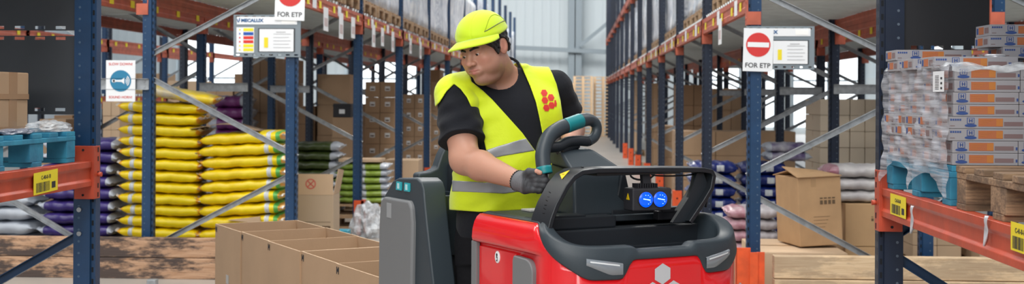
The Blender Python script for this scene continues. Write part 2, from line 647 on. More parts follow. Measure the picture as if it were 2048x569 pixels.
LNX0, LNX1, LNY = -2.497, -2.390, 6.12
lroot, lbeam = near_rack('near blue rack post with orange beam at the left edge, carrying the blue pallet', LNX0, LNX1, LNY, 1.148, 0.124, 1, -3.65, 2.75)
RNX0, RNX1, RNY = 1.305, 1.407, 5.43
rroot, rbeam = near_rack('near shaded blue rack post with orange beam on the right, carrying the wrapped load', RNX0, RNX1, RNY, 1.10, 0.122, -1, 2.6, 2.05)
# blue frame braces of the near racks
for root, pts in ((lroot, [((148, 478), (-6, 566))]), (rroot, [((1800, 520), (1890, 577)), ((1800, 462), (1850, 430))])):
    Y = LNY + 0.05 if root is lroot else RNY + 0.05
    for a, b in pts:
        A, B = hit(*a, 'y', Y), hit(*b, 'y', Y)
        d = (B - A).normalized()
        MB().channel(A - d * 0.03, B + d * (1.0 if a[1] != 462 else 0.1), 0.042, 0.03, (0, -1, 0)).build('brace', M_blue, root, rel=root.location)
# bolts on the near left upright
bb = MB()
for px, py in ((159, 420), (159, 468)):
    p = hit(px, py, 'y', LNY)
    bb.disc((p.x, LNY - 0.004, p.z), 0.012, 'y', 8, 0.012)
bb.build('bolt', M_galv, lroot, rel=lroot.location)


def slot_row(b, z, x0, x1, y, s, n, w, h, mi):
    for k in range(n):
        x = x0 + (x1 - x0) * (k + 0.5) / n
        b.box(x - w / 2, x + w / 2, y - 0.002, y, z - h / 2, z + h / 2, mi)


# perforated cladding panels on the end frames of the near racks
def panel(name, x0, x1, y, z0, z1, root, rows, pitch=0.105):
    b = MB()
    zs = sorted(rows)
    # real slots: cut the sheet into strips round each slot row
    edges = [z0]
    for z in zs:
        edges += [z - 0.008, z + 0.008]
    edges.append(z1)
    for i in range(0, len(edges) - 1, 2):
        b.box(x0, x1, y, y + 0.012, edges[i], edges[i + 1])
    for z in zs:
        x = x0
        while x < x1:
            xe = min(x + pitch - 0.055, x1)
            b.box(x, xe, y, y + 0.012, z - 0.008, z + 0.008)
            x += pitch
    return b.build(name, M_panel if x0 < 0 else M_panel_d, root, rel=root.location)


zt = lambda py, Y: hit(1024, py, 'y', Y).z
xl = lambda px, Y: hit(px, 200, 'y', Y).x
panel('cladding_panel', -3.6, -2.50, LNY + 0.02, zt(63, LNY), 2.75, lroot, [zt(57, LNY)])
panel('cladding_panel', -3.6, -2.50, LNY + 0.02, zt(235, LNY), zt(74, LNY), lroot, [zt(79, LNY), zt(225, LNY)])
panel('cladding_panel', 1.41, xl(1981, RNY), RNY + 0.02, zt(97, RNY), 2.75, rroot, [zt(92, RNY)], pitch=0.085)


# ------------------------------------------------------------------ signs and notices
def barcode_label(name, parent, origin, ux, uz, w, h, nrm, txt):
    """yellow location label lying on a beam face; origin = lower left corner in parent space"""
    origin, ux, uz, nrm = Vector(origin), Vector(ux).normalized(), Vector(uz).normalized(), Vector(nrm).normalized()
    b = MB()

    def q(u0, u1, v0, v1, e, mi):
        P = lambda u, v: origin + ux * u + uz * v + nrm * e
        P0 = lambda u, v: origin + ux * u + uz * v
        b.add([P0(u0, v0), P0(u1, v0), P0(u1, v1), P0(u0, v1), P(u0, v0), P(u1, v0), P(u1, v1), P(u0, v1)],
              [(0, 3, 2, 1), (4, 5, 6, 7), (0, 1, 5, 4), (1, 2, 6, 5), (2, 3, 7, 6), (3, 0, 4, 7)], mi)
    q(0, w, 0, h, 0.001, 0)
    rnd = random.Random(5)
    u = w * 0.1
    while u < w * 0.66:
        d = rnd.choice((0.0012, 0.002, 0.0032)) * w / 0.12
        q(u, u + d, h * 0.08, h * 0.52, 0.0015, 1)
        u += d + rnd.choice((0.0015, 0.0025)) * w / 0.12
    q(w * 0.74, w * 0.9, h * 0.15, h * 0.45, 0.0015, 1)
    o = b.build(name, [M_yellowlab, M_ink], parent, fix=False)
    mat = Matrix((ux, uz, nrm)).transposed().to_4x4()
    t = text('lettering', txt, h * 0.25, M_ink, o, origin + ux * (w * 0.5) + uz * (h * 0.72) + nrm * 0.0015, mat.to_euler(), 0.0003)
    return o


def on_beam(p, root):
    return p - Vector(root.location)


# left near beam: label lies on the x = LNX1 face (seen from +X, so its own right is +Y)
a_ = hit(67, 392, 'x', LNX1 + 0.001)
b2 = hit(115, 378, 'x', LNX1 + 0.001)
barcode_label('location_label', lbeam, Vector((0.001, a_.y - LNY, a_.z - 1.148 + 0.0)), (0, 1, 0.03), (0, 0, 1), b2.y - a_.y, 0.098, (1, 0, 0), 'C-40-0-10')
for px0, py0, px1, hh in ((1781, 428, 1812, 0.085), (2022, 500, 2062, 0.085)):
    a_ = hit(px0, py0, 'x', RNX0 - 0.001)
    b2 = hit(px1, py0, 'x', RNX0 - 0.001)
    barcode_label('location_label', rbeam, Vector((-0.001, a_.y - RNY, a_.z - 1.10)), (0, -1, 0), (0, 0, 1), a_.y - b2.y, hh, (-1, 0, 0), 'C-41-0-10')


def noentry(label, px0, px1, py0, py1, Y):
    """white sheet with red no entry disc, hanging on an upright; px/py of its corners"""
    A, B = hit(px0, py1, 'y', Y), hit(px1, py0, 'y', Y)
    w, h = B.x - A.x, B.z - A.z
    root = thing('paper_sign', label, 'sign', ((A.x + B.x) / 2, Y, A.z))
    b = MB()
    b.box(-w / 2, w / 2, -0.003, 0, 0, h, 0)
    cz, r = h * 0.62, w * 0.41
    b.disc((0, -0.004, cz), r, 'y', 40, 0.002, 1)
    b.box(-r * 0.88, r * 0.88, -0.0065, -0.004, cz - r * 0.20, cz + r * 0.20, 0)
    b.build('sheet', [M_white, pm('no_entry_red', (0.62, 0.03, 0.028), 0.5)], root)
    text('lettering', 'FOR ETP', h * 0.155, M_ink, root, (0, -0.004, h * 0.135), FRONT, 0.0008)
    root.rotation_euler = (0, math.radians(1.5), 0)
    return root


noentry('white no entry sheet reading FOR ETP on the right rack post', 1485, 1545, 57, 143, 9.52)
noentry('white no entry sheet reading FOR ETP, cut by the top edge', 549, 609, -44, 41, 10.915)

# slow down / sound horn
A, B = hit(212, 203, 'y', 10.925), hit(271, 121, 'y', 10.925)
w, h = B.x - A.x, B.z - A.z
sg = thing('paper_sign', 'white sheet with blue horn disc reading SLOW DOWN SOUND HORN', 'sign', ((A.x + B.x) / 2, 10.925, A.z))
b = MB()
b.box(-w / 2, w / 2, -0.003, 0, 0, h, 0)
cz, r = h * 0.5, w * 0.36
b.disc((0, -0.004, cz), r, 'y', 40, 0.002, 1)
hp = [(-0.72, 0.05), (-0.60, 0.16), (-0.42, 0.08), (0.1, 0.10), (0.36, 0.30), (0.36, -0.30), (0.1, -0.10), (-0.42, -0.08), (-0.60, -0.16), (-0.72, -0.05)]
b.prism([(x * r, cz + z * r) for x, z in hp], -0.007, -0.005, 'y', 0)
b.disc((-0.68 * r, -0.006, cz), r * 0.15, 'y', 16, 0.002, 0)
for k, rr in enumerate((0.18, 0.32, 0.46)):
    arc = [(0.40 * r + rr * r * math.cos(t), cz + rr * r * 1.2 * math.sin(t)) for t in np.linspace(-1.0, 1.0, 9)]
    arc2 = [(0.40 * r + (rr - 0.07) * r * math.cos(t), cz + (rr - 0.07) * r * 1.2 * math.sin(t)) for t in np.linspace(1.0, -1.0, 9)]
    b.prism(arc + arc2, -0.007, -0.005, 'y', 0)
b.build('sheet', [M_white, M_blueink], sg)
text('lettering', 'SLOW DOWN!', h * 0.088, M_redink, sg, (0, -0.004, h * 0.905), FRONT, 0.0004)
text('lettering', 'SOUND HORN!', h * 0.083, M_redink, sg, (0, -0.004, h * 0.10), FRONT, 0.0004)


def info_board(label, px0, px1, py0, py1, Y):
    A, B = hit(px0, py1, 'y', Y), hit(px1, py0, 'y', Y)
    w, h = B.x - A.x, B.z - A.z
    root = thing('notice_board', label, 'notice board', ((A.x + B.x) / 2, Y, A.z))
    m = pm('board_grey', (0.20, 0.24, 0.27), 0.5)
    b = MB()
    # frame with a row of slots top and bottom
    b.box(-w / 2, w / 2, -0.02, 0, 0.025, h - 0.025)
    for z0, z1 in ((0, 0.012), (h - 0.012, h)):
        b.box(-w / 2, w / 2, -0.02, 0, z0, z1)
    n = 8
    for z0, z1 in ((0.012, 0.025), (h - 0.025, h - 0.012)):
        for k in range(n + 1):
            x = -w / 2 + w * k / n
            b.box(max(x - 0.02, -w / 2), min(x + 0.02, w / 2), -0.02, 0, z0, z1)
    b.build('frame', m, root)
    hd = MB().box(-w / 2 + 0.03, w / 2 - 0.03, -0.024, -0.02, h * 0.77, h * 0.95)
    ho = hd.build('header_strip', M_white, root)
    MB().box(w * 0.22, w / 2 - 0.045, -0.026, -0.024, h * 0.80, h * 0.92).build('paper_slip', pm('slip_white', (0.9, 0.9, 0.88), 0.6), root)
    mb = pm('board_blue', (0.005, 0.09, 0.26), 0.5)
    text('lettering', 'MECALUX', h * 0.105, mb, root, (-w * 0.385, -0.025, h * 0.86), FRONT, 0.0018, align='LEFT', sx=1.1)
    e = MB()
    e.prism([(-w * 0.452, h * 0.90), (-w * 0.44, h * 0.90), (-w * 0.428, h * 0.85), (-w * 0.42, h * 0.82), (-w * 0.436, h * 0.82)], -0.026, -0.024, 'y')
    e.prism([(-w * 0.415, h * 0.92), (-w * 0.402, h * 0.92), (-w * 0.405, h * 0.85), (-w * 0.424, h * 0.81)], -0.026, -0.024, 'y')
    e.build('emblem', mb, root)
    b = MB()
    b.box(-w * 0.455, -w * 0.19, -0.023, -0.02, h * 0.10, h * 0.70, 0)
    for k, mi in enumerate((3, 2, 1, 1, 3, 3)):
        z = h * (0.61 - k * 0.095)
        b.box(-w * 0.35, -w * 0.20, -0.025, -0.023, z, z + h * 0.07, mi)
        b.disc((-w * 0.405, -0.024, z + h * 0.035), h * 0.028, 'y', 3, 0.002, 3 if mi == 3 else mi)
    b.build('safety_list', [M_white, pm('list_red', (0.7, 0.03, 0.02), 0.6), pm('list_blue', (0.01, 0.08, 0.4), 0.6), pm('list_yellow', (0.85, 0.72, 0.02), 0.6)], root)
    b = MB()
    b.box(-w * 0.13, w * 0.42, -0.023, -0.02, h * 0.12, h * 0.68, 0)
    b.box(-w * 0.11, w * 0.40, -0.025, -0.023, h * 0.13, h * 0.66, 1)
    b.box(-w * 0.04, w * 0.02, -0.027, -0.025, h * 0.22, h * 0.46, 2)
    for k in range(5):
        b.box(w * 0.10, w * (0.36 - 0.03 * (k % 2)), -0.027, -0.025, h * (0.22 + k * 0.08), h * (0.222 + k * 0.08) + 0.003, 3)
    b.box(w * 0.14, w * 0.28, -0.027, -0.025, h * 0.58, h * 0.60, 3)
    b.build('load_sheet', [M_panel, M_white, M_yellowlab, pm('faint_ink', (0.45, 0.45, 0.47), 0.6)], root)
    return root


info_board('grey MECALUX load notice board hung on the left rack frame', 468, 602, 30, 114, 10.945)
info_board('grey MECALUX load notice board partly behind the right no entry sheet', 1492, 1628, 53, 139, 9.55)
# ------------------------------------------------------------------ timber guards at the row ends
def timber(label, x0, x1, y0, y1, z0, z1, m, rz=0.0, group=None):
    o = bevel(MB().box(-(x1 - x0) / 2, (x1 - x0) / 2, -(y1 - y0) / 2, (y1 - y0) / 2, 0, z1 - z0).build('timber_beam', m), 0.006)
    o.location = ((x0 + x1) / 2, (y0 + y1) / 2, z0)
    o.rotation_euler = (0, 0, rz)
    return tag(o, label, 'timber', group)


zl = zt(484, 10.75)
timber('scorched reddish brown timber, upper of the two before the yellow sacks', -8.2, -2.56, 10.72, 10.80, zl - 0.17, zl, M_woodr)
timber('scorched reddish brown timber, lower of the two before the yellow sacks', -8.2, -2.56, 10.71, 10.79, 0.0, zl - 0.175, M_woodr)
zr = zt(506, 9.25)
timber('pale sawn timber, upper of the two low boards before the right rack', 1.46, 6.2, 9.22, 9.32, zr - 0.165, zr, M_woodl)
timber('pale sawn timber, lower of the two low boards before the right rack', 1.46, 6.2, 9.20, 9.31, 0.0, zr - 0.17, M_woodl)
# orange end guard of the right row
g = thing('rack_end_guard', 'orange steel end guard at the foot of the right rack post', 'rack guard', (1.37, 9.4, 0))
zg = zt(490, 9.2)
pl, pr_ = hit(1471, 520, 'y', 9.2).x - 1.37, hit(1528, 520, 'y', 9.2).x - 1.37
b = MB()
b.bbox(pl, pl + 0.105, -0.235, -0.225, 0, zg, 0.003).bbox(pl, pl + 0.008, -0.235, 0.12, 0, zg, 0.003)
b.build('guard_plate', M_guard, g)
b = MB()
b.bbox(pr_ - 0.11, pr_ - 0.055, -0.26, -0.252, 0, zg - 0.03, 0.002).bbox(pr_ - 0.058, pr_, -0.235, -0.228, 0, zg - 0.03, 0.002).bbox(pr_ - 0.058, pr_ - 0.051, -0.26, -0.228, 0, zg - 0.03, 0.002)
b.build('guard_bracket', M_guard, g)
b = MB()
for z in (0.12, 0.25):
    b.disc((pl + 0.03, -0.237, z), 0.008, 'y', 10, 0.006)
b.build('bolt', M_galv, g)

# small steel cap low in front of the left timber
p = hit(305, 562, 'y', 9.6)
o = MB().tube([(0, 0, 0), (0, 0, p.z - 0.03)], 0.03, 14).bbox(-0.036, 0.036, -0.036, 0.036, p.z - 0.05, p.z + 0.01, 0.006).build('guard_post', M_galv)
o.location = (p.x, 9.6, 0)
tag(o, 'short grey steel post top in front of the scorched timber', 'post')


# ------------------------------------------------------------------ sacks
def sack_mesh(name, L, W, H, seed, mats, rule):
    """filled sack lying flat: L along X, W along Y, H thick; crimped fins at both ends"""
    rnd = random.Random(seed)
    nu, nv = 40, 24
    ph = [rnd.uniform(0, 6.28) for _ in range(6)]
    rows, us = [], []
    for i in range(nu + 1):
        u = -1 + 2 * i / nu
        us.append(u)
        e = abs(u)
        if e < 0.95:
            t = (1 - (e / 0.955) ** 9.0) ** 0.60
            hh = max(H / 2 * t, 0.006)
            ww = W / 2 * (0.93 + 0.07 * (1 - (e / 0.9) ** 2))
        else:
            hh = 0.005
            ww = W / 2 * 0.95
        dz = 0.0
        if e >= 0.88:
            k = (e - 0.88) / 0.12
            dz = 0.020 * k * math.sin(ph[0] + (2 if u > 0 else 0)) + 0.006 * k
        row = []
        for j in range(nv):
            a = 2 * math.pi * j / nv
            c, s = math.cos(a), math.sin(a)
            n = 2.4
            y = ww * math.copysign(abs(c) ** (2 / n), c)
            z = hh * math.copysign(abs(s) ** (2 / 3.6), s)
            wr = 0.0035 * math.sin(9 * u + 3 * a + ph[1]) + 0.003 * math.sin(17 * u - 2 * a + ph[2]) + 0.002 * math.sin(31 * u + ph[3] + 5 * a)
            wr *= (1 if e < 0.85 else 0.3)
            if e > 0.8:
                z += 0.010 * math.sin(y * 40 + ph[4]) * (e - 0.8) / 0.2
            row.append((u * L / 2 + 0.006 * math.sin(ph[5] + y * 18) * (e > 0.9), y + wr * c, z + wr * s + dz + H / 2))
        rows.append(row)
    b = MB()
    vs = [p for r in rows for p in r]
    for i in range(nu):
        for j in range(nv):
            pass
    n = nv
    fs, ms = [], []
    for i in range(nu):
        for j in range(nv):
            fs.append((i * n + j, i * n + (j + 1) % n, (i + 1) * n + (j + 1) % n, (i + 1) * n + j))
            u = (us[i] + us[i + 1]) / 2
            a = 2 * math.pi * (j + 0.5) / nv
            ms.append(rule(u, a))
    fs += [tuple(range(n))[::-1], tuple(nu * n + k for k in range(n))]
    ms += [rule(-1, 0), rule(1, 0)]
    b.v, b.f, b.m, b.sm = vs, fs, ms, [True] * len(fs)
    me = b.mesh(name, mats)
    bm = bmesh.new()
    bm.from_mesh(me)
    bmesh.ops.recalc_face_normals(bm, faces=bm.faces[:])
    bm.to_mesh(me)
    bm.free()
    me['thick'] = H + 0.004
    return me


def plastic(name, c, c2=None, rough=0.32):
    return pm(name, c, rough, color2=c2, vscale=5, bump=0.55, bscale=16)


M_sy = plastic('yellow_sack', (0.86, 0.66, 0.004), (0.80, 0.57, 0.004))
M_so = plastic('orange_sack_edge', (0.75, 0.36, 0.01))
M_sw = plastic('silver_sack_edge', (0.62, 0.55, 0.46))
M_sp = plastic('purple_sack', (0.055, 0.035, 0.20), (0.035, 0.02, 0.13))
M_sgrey = plastic('white_sack', (0.50, 0.54, 0.60), (0.42, 0.46, 0.53))
M_sgreen = plastic('green_sack', (0.30, 0.42, 0.06), (0.17, 0.27, 0.04))
M_sdg = plastic('dark_green_sack', (0.06, 0.09, 0.02), (0.035, 0.05, 0.015))
M_sblue = plastic('blue_sack', (0.008, 0.022, 0.17), (0.006, 0.014, 0.10))
M_spink = plastic('pink_sack', (0.50, 0.40, 0.42), (0.36, 0.14, 0.19))
M_sgr = plastic('leaf_green_print', (0.10, 0.42, 0.08))
M_bar = pm('barcode_print', (0.75, 0.77, 0.78), 0.5, color2=(0.35, 0.40, 0.45), vscale=30, stretch=(8, 1, 0.1))


def front_side(a):
    return math.sin(a) is not None and (-1 < math.cos(a) < -0.2)


def rule_yellow(side):
    def r(u, a):
        e = abs(u)
        if e > 0.95:
            return 2
        if e > 0.88:
            return 1
        uu = u * side
        if 0.62 < uu < 0.72 and math.cos(a) < 0.1:
            return 3
        if side > 0 and uu > 0.80:
            return 4
        return 0
    return r


def stack(me_list, n, x, y, z0, dz, label, cat, group, rnd, jx=0.015, rz=0.02, tier=True, name='sack', flip=False, ry=0.0):
    out = []
    for k in range(n):
        me = me_list[rnd.randrange(len(me_list))]
        o = linked(name, me, None, (x + rnd.uniform(-jx, jx), y + rnd.uniform(-0.01, 0.01), z0 + k * dz - 0.004 * (k > 0)), (rnd.uniform(-0.01, 0.01), ry + rnd.uniform(-0.008, 0.008), rnd.uniform(-rz, rz) + (math.pi if flip else 0)))
        o.scale = (1, 1, dz * 1.10 / me['thick'])
        tag(o, label(k, n), cat, group)
        out.append(o)
    return out


ORD = ['bottom', 'second', 'third', 'fourth', 'fifth', 'sixth', 'seventh', 'eighth', 'ninth', 'tenth', 'eleventh', 'twelfth', 'thirteenth', 'fourteenth']


def tiers(desc):
    def f(k, n):
        if k == n - 1:
            return desc.format('topmost')
        if k == 0:
            return desc.format('bottom')
        return desc.format(ORD[k] + ' from bottom')
    return f


# pallets ------------------------------------------------------------
def pallet(name, label, loc, lx, ly, m, h=0.144, rz=0.0, group=None, parts=True, boards_along='x'):
    """lx by ly pallet; deck boards run along lx, stringers/blocks rows along ly"""
    root = None
    b = MB()
    pieces = []
    bw, t = 0.1, 0.022
    nb = 5
    for k in range(nb):
        y = -ly / 2 + bw / 2 + (ly - bw) * k / (nb - 1)
        pieces.append(('deck_board', (-lx / 2, lx / 2, y - bw / 2, y + bw / 2, h - t, h)))
    for k in range(3):
        x = -lx / 2 + bw / 2 + (lx - bw) * k / 2
        pieces.append(('cross_board', (x - bw / 2, x + bw / 2, -ly / 2, ly / 2, h - 2 * t, h - t)))
        for j in range(3):
            yb = (0.10, 0.145, 0.10)[j]
            y = -ly / 2 + yb / 2 + (ly - yb) * j / 2
            pieces.append(('block', (x - bw / 2, x + bw / 2, y - yb / 2, y + yb / 2, t, h - 2 * t)))
    for j in range(3):
        y = -ly / 2 + bw / 2 + (ly - bw) * j / 2
        pieces.append(('bottom_board', (-lx / 2, lx / 2, y - bw / 2, y + bw / 2, 0, t)))
    if parts:
        root = thing(name, label, 'pallet', loc, rz, group)
        for n_, a in pieces:
            a = list(a)
            j = random.uniform(-0.004, 0.004)
            a[0] += j
            a[1] += j
            MB().bbox(*a, 0.003).build(n_, m, root)
        return root
    for n_, a in pieces:
        b.box(*a)
    return b.mesh(name, m)


PAL_ME = pallet('wooden_pallet', '', (0, 0, 0), 1.2, 1.0, M_woodp, parts=False)
PAL_S = pallet('wooden_pallet', '', (0, 0, 0), 0.8, 0.8, wood('pale_pallet_wood', (0.88, 0.66, 0.42), (0.74, 0.52, 0.32)), parts=False)  # paler wood for the far pallet stacks


def put_pallet(x, y, z, label, group=None, me=None, rz=0, sx=1.0, sy=1.0):
    o = linked('wooden_pallet', me or PAL_ME, None, (x, y, z), (0, 0, rz))
    o.scale = (sx, sy, 1)
    return tag(o, label, 'pallet', group)


rnd = random.Random(11)
# yellow stack A and B
ya = [sack_mesh('sack', 0.80, 0.55, 0.110, s_, [M_sy, M_so, M_sw, M_bar, M_sgr], rule_yellow(-1)) for s_ in (1, 2, 3)]
yb = [sack_mesh('sack', 0.82, 0.55, 0.110, s_, [M_sy, M_so, M_sw, M_bar, M_sgr], rule_yellow(1)) for s_ in (4, 5, 6)]
Ys = 11.75
xa0, xa1 = xl(240, Ys - 0.25), xl(398, Ys - 0.25)
xb0, xb1 = xl(398, Ys - 0.25), xl(566, Ys - 0.25)
zA = zt(208, Ys - 0.27)
nA = 13
dA = (zA - 0.15) / nA
stack(ya, nA, (xa0 + xa1) / 2, Ys, 0.146, dA, tiers('yellow plastic sack with white barcode end, {} of the taller left pile'), 'sack', 'yellow sacks in the taller pile', rnd, ry=0.03)
zB = zt(268, Ys - 0.27)
nB = 10
dB = (zB - 0.15) / nB
stack(yb, nB, (xb0 + xb1) / 2, Ys, 0.146, dB, tiers('yellow plastic sack with green right end, {} of the shorter pile'), 'sack', 'yellow sacks in the shorter pile', rnd, ry=-0.06)
put_pallet((xa0 + xa1) / 2, Ys, 0, 'wooden pallet under the taller yellow sack pile', sx=0.66, sy=0.6)
put_pallet((xb0 + xb1) / 2, Ys, 0, 'wooden pallet under the shorter yellow sack pile', sx=0.66, sy=0.6)
# tipped sack and cardboard on the tops
top = linked('sack', ya[1], None, (xl(352, Ys - 0.1), Ys - 0.05, zA + 0.02), (0.03, 0.16, 0.15))
tag(top, 'yellow sack with silver top lying tilted over the taller yellow pile', 'sack')
top.data = top.data.copy()
top.data.materials[0] = plastic('yellow_sack_printed', (0.84, 0.62, 0.02), (0.55, 0.50, 0.42))
cs = MB()
rows = []
A_, B_ = hit(385, 262, 'y', Ys - 0.2), hit(520, 262, 'y', Ys - 0.2)
for i in range(13):
    t = i / 12
    rows.append([(A_.x + (B_.x - A_.x) * t, yy, zB + 0.055 + 0.03 * math.sin(t * 5 + yy) - 0.02 * t) for yy in (Ys - 0.29, Ys - 0.1, Ys + 0.2)])
cs.grid(rows)
o = cs.build('cardboard_sheet', pm('grey_cardboard', (0.32, 0.22, 0.14), 0.8))
sm_ = o.modifiers.new('s', 'SOLIDIFY')
sm_.thickness = 0.005
tag(o, 'bent grey brown cardboard sheet on top of the shorter yellow pile', 'cardboard')
# torn flap between the lower sacks of pile B
A_ = hit(455, 441, 'y', Ys - 0.31)
o = MB().prism([(0, 0), (0.30, 0.035), (0.31, -0.03)], 0, 0.03, 'y').build('cardboard_sheet', M_card_pale)
o.location = (A_.x, A_.y, A_.z)
tag(o, 'torn cardboard corner sticking out low in the shorter yellow pile', 'cardboard')

# purple and white sacks behind the near left post
rp = lambda u, a: 1 if abs(u) > 0.86 else 0
pu = [sack_mesh('sack', 0.72, 0.55, 0.125, s_, [M_sp, M_sgrey], rp) for s_ in (7, 8)]
wh = [sack_mesh('sack', 0.80, 0.55, 0.13, s_, [M_sgrey, M_sgrey], rp) for s_ in (9, 10)]
xp0, xp1 = xl(74, Ys - 0.2), xl(242, Ys - 0.2)
zP = zt(283, Ys - 0.2)
stack(pu, 9, (xp0 + xp1) / 2, Ys, 0.146, (zP - 0.15) / 9, tiers('glossy purple sack, {} of the pile left of the yellow'), 'sack', 'purple sacks', rnd, jx=0.03)
put_pallet((xp0 + xp1) / 2, Ys, 0, 'wooden pallet under the purple sacks', sx=0.6, sy=0.6)
xw0, xw1 = xl(-100, Ys - 0.2), xl(72, Ys - 0.2)
stack(wh, 5, (xw0 + xw1) / 2, Ys, 0.146, 0.13, tiers('silvery white sack, {} of the pile at the far left'), 'sack', 'white sacks at the far left', rnd, jx=0.02)
put_pallet((xw0 + xw1) / 2, Ys, 0, 'wooden pallet under the white sacks at the far left', sx=0.66, sy=0.6)


# ------------------------------------------------------------------ cartons
def carton_mesh(name, w, d, h, m, tape=True, lab=False, marks=False, strip=0, rnd=None):
    """closed carton, base centre at the origin, front towards -Y"""
    b = MB()
    b.bbox(-w / 2, w / 2, -d / 2, d / 2, 0, h, min(0.006, h * 0.05), 0)
    if tape:
        t = min(0.03, w * 0.1)
        b.box(-w * 0.5 - 0.0008, w * 0.5 + 0.0008, -t, t, h - 0.06, h + 0.0008, 1)
        b.box(-w / 2, w / 2, -0.001, 0.001, h, h + 0.001, 3)
    if strip:
        b.box(-0.025, 0.025, -d / 2 - 0.001, -d / 2, h * 0.25, h, 1)
    if lab:
        lw, lh = min(0.11, w * 0.35), min(0.07, h * 0.35)
        b.box(-lw / 2, lw / 2, -d / 2 - 0.002, -d / 2, h * 0.42, h * 0.42 + lh, 2)
        b.box(-lw * 0.35, lw * 0.35, -d / 2 - 0.003, -d / 2, h * 0.42 + lh * 0.2, h * 0.42 + lh * 0.5, 3)
    if marks:
        for k in range(4):
            b.box(w * 0.02 + k * w * 0.07, w * 0.065 + k * w * 0.07, -d / 2 - 0.0015, -d / 2, h * 0.60, h * 0.66, 3)
            b.box(w * 0.02 + k * w * 0.07, w * 0.06 + k * w * 0.07, -d / 2 - 0.0015, -d / 2, h * 0.69, h * 0.705, 3)
    return b.mesh(name, [m, M_tape, M_white, pm('print_brown', (0.12, 0.075, 0.04), 0.7)])


CM_CACHE = {}


def carton(label, x0, x1, yf, d, z0, z1, m=None, group=None, rz=0.0, **kw):
    m = m or M_card
    key = (round(x1 - x0, 3), round(d, 3), round(z1 - z0, 3), m.name, tuple(sorted(kw.items())))
    if key not in CM_CACHE:
        CM_CACHE[key] = carton_mesh('carton', x1 - x0, d, z1 - z0, m, **kw)
    o = linked('carton', CM_CACHE[key], None, ((x0 + x1) / 2, yf + d / 2, z0), (0, 0, rz))
    return tag(o, label, 'carton', group)


def carton_stack(desc, px0, px1, pytop, yf, d, cols, ntier, m=None, group=None, base=0.146, pal=True, gap=0.006, **kw):
    """block of cartons on a pallet measured by its left, right and top pixel edge at depth yf"""
    x0, x1, zt_ = xl(px0, yf), xl(px1, yf), zt(pytop, yf)
    w = (x1 - x0) / cols
    hh = (zt_ - base) / ntier
    for k in range(ntier):
        for c in range(cols):
            tn = 'topmost' if k == ntier - 1 else ('bottom' if k == 0 else ORD[k] + ' tier')
            cn = '' if cols == 1 else ((', left', ', right') if cols == 2 else (', left', ', middle', ', right') if cols == 3 else [', ' + ORD[c].replace('bottom', 'first') + ' from left' for c in range(cols)])[c]
            carton(desc + ', ' + tn + cn, x0 + c * w + gap / 2, x0 + (c + 1) * w - gap / 2, yf + rnd.uniform(-0.01, 0.01), d, base + k * hh, base + (k + 1) * hh - 0.003, m, group or desc, **kw)
    if pal:
        o = put_pallet((x0 + x1) / 2, yf + d / 2, base - 0.146, 'wooden pallet under the ' + desc.replace('brown carton', 'brown cartons').replace('pale carton', 'pale cartons'), sx=max(0.35, (x1 - x0) / 1.2), sy=max(d, 0.5))
    return x0, x1, zt_


# --- left rack, seen between the posts
# big pale carton with red crossed disc, flaps up
x0, x1 = xl(592, 12.3), xl(668, 12.3)
z0c = zt(458, 12.3)
z1c, zfold = zt(352, 12.3), zt(394, 12.3)
bc = thing('carton', 'tall pale carton with red crossed circle and raised flaps behind the left post', 'carton', ((x0 + x1) / 2, 12.3, 0.146), math.radians(2))
w_ = x1 - x0
b = MB()
b.bbox(-w_ / 2, w_ / 2, 0, 0.4, 0, zfold - 0.146, 0.006)
b.box(-w_ * 0.35, -w_ * 0.20, -0.001, 0, 0.14, 0.155, 1).box(-w_ * 0.05, w_ * 0.08, -0.001, 0, 0.14, 0.17, 1).box(w_ * 0.2, w_ * 0.42, -0.001, 0, 0.14, 0.165, 1).box(-w_ * 0.4, w_ * 0.42, -0.001, 0, 0.20, 0.205, 1)
b.build('body', [pm('grey_pale_cardboard', (0.47, 0.36, 0.25), 0.8), pm('print_brown', (0.12, 0.075, 0.04), 0.7)], bc)
fz0, fz1 = zfold - 0.146, z1c - 0.146
b = MB().box(-w_ / 2 + 0.003, w_ / 2 - 0.005, -0.002, 0.003, fz0, fz1, 0)
cx, cz, r = -w_ * 0.10, (fz0 + fz1) / 2 + 0.005, 0.052
ring = [(cx + r * math.cos(a), cz + r * math.sin(a)) for a in np.linspace(0, 2 * math.pi, 25)]
for k in range(24):
    a1, a2 = 2 * math.pi * k / 24, 2 * math.pi * (k + 1) / 24
    b.prism([(cx + r * math.cos(a1), cz + r * math.sin(a1)), (cx + r * math.cos(a2), cz + r * math.sin(a2)), (cx + r * 0.78 * math.cos(a2), cz + r * 0.78 * math.sin(a2)), (cx + r * 0.78 * math.cos(a1), cz + r * 0.78 * math.sin(a1))], -0.004, -0.002, 'y', 1)
for s_ in (1, -1):
    b.bar((cx - r * 0.55, -0.003, cz - s_ * r * 0.55), (cx + r * 0.55, -0.003, cz + s_ * r * 0.55), 0.012, 0.002, (0, 1, 0), 1)
b.build('front_flap', [M_card_pale, pm('faded_red', (0.55, 0.12, 0.09), 0.7)], bc)
MB().add([(w_ / 2, 0, fz0), (w_ / 2, 0.4, fz0), (w_ / 2 + 0.045, 0.38, fz1 + 0.02), (w_ / 2 + 0.045, 0.03, fz1 + 0.05)], [(0, 1, 2, 3)]).build('side_flap', M_card_pale, bc).modifiers.new('s', 'SOLIDIFY').thickness = 0.005
put_pallet((x0 + x1) / 2, 12.5, 0, 'wooden pallet under the tall carton with crossed circle', sx=0.42, sy=0.5)

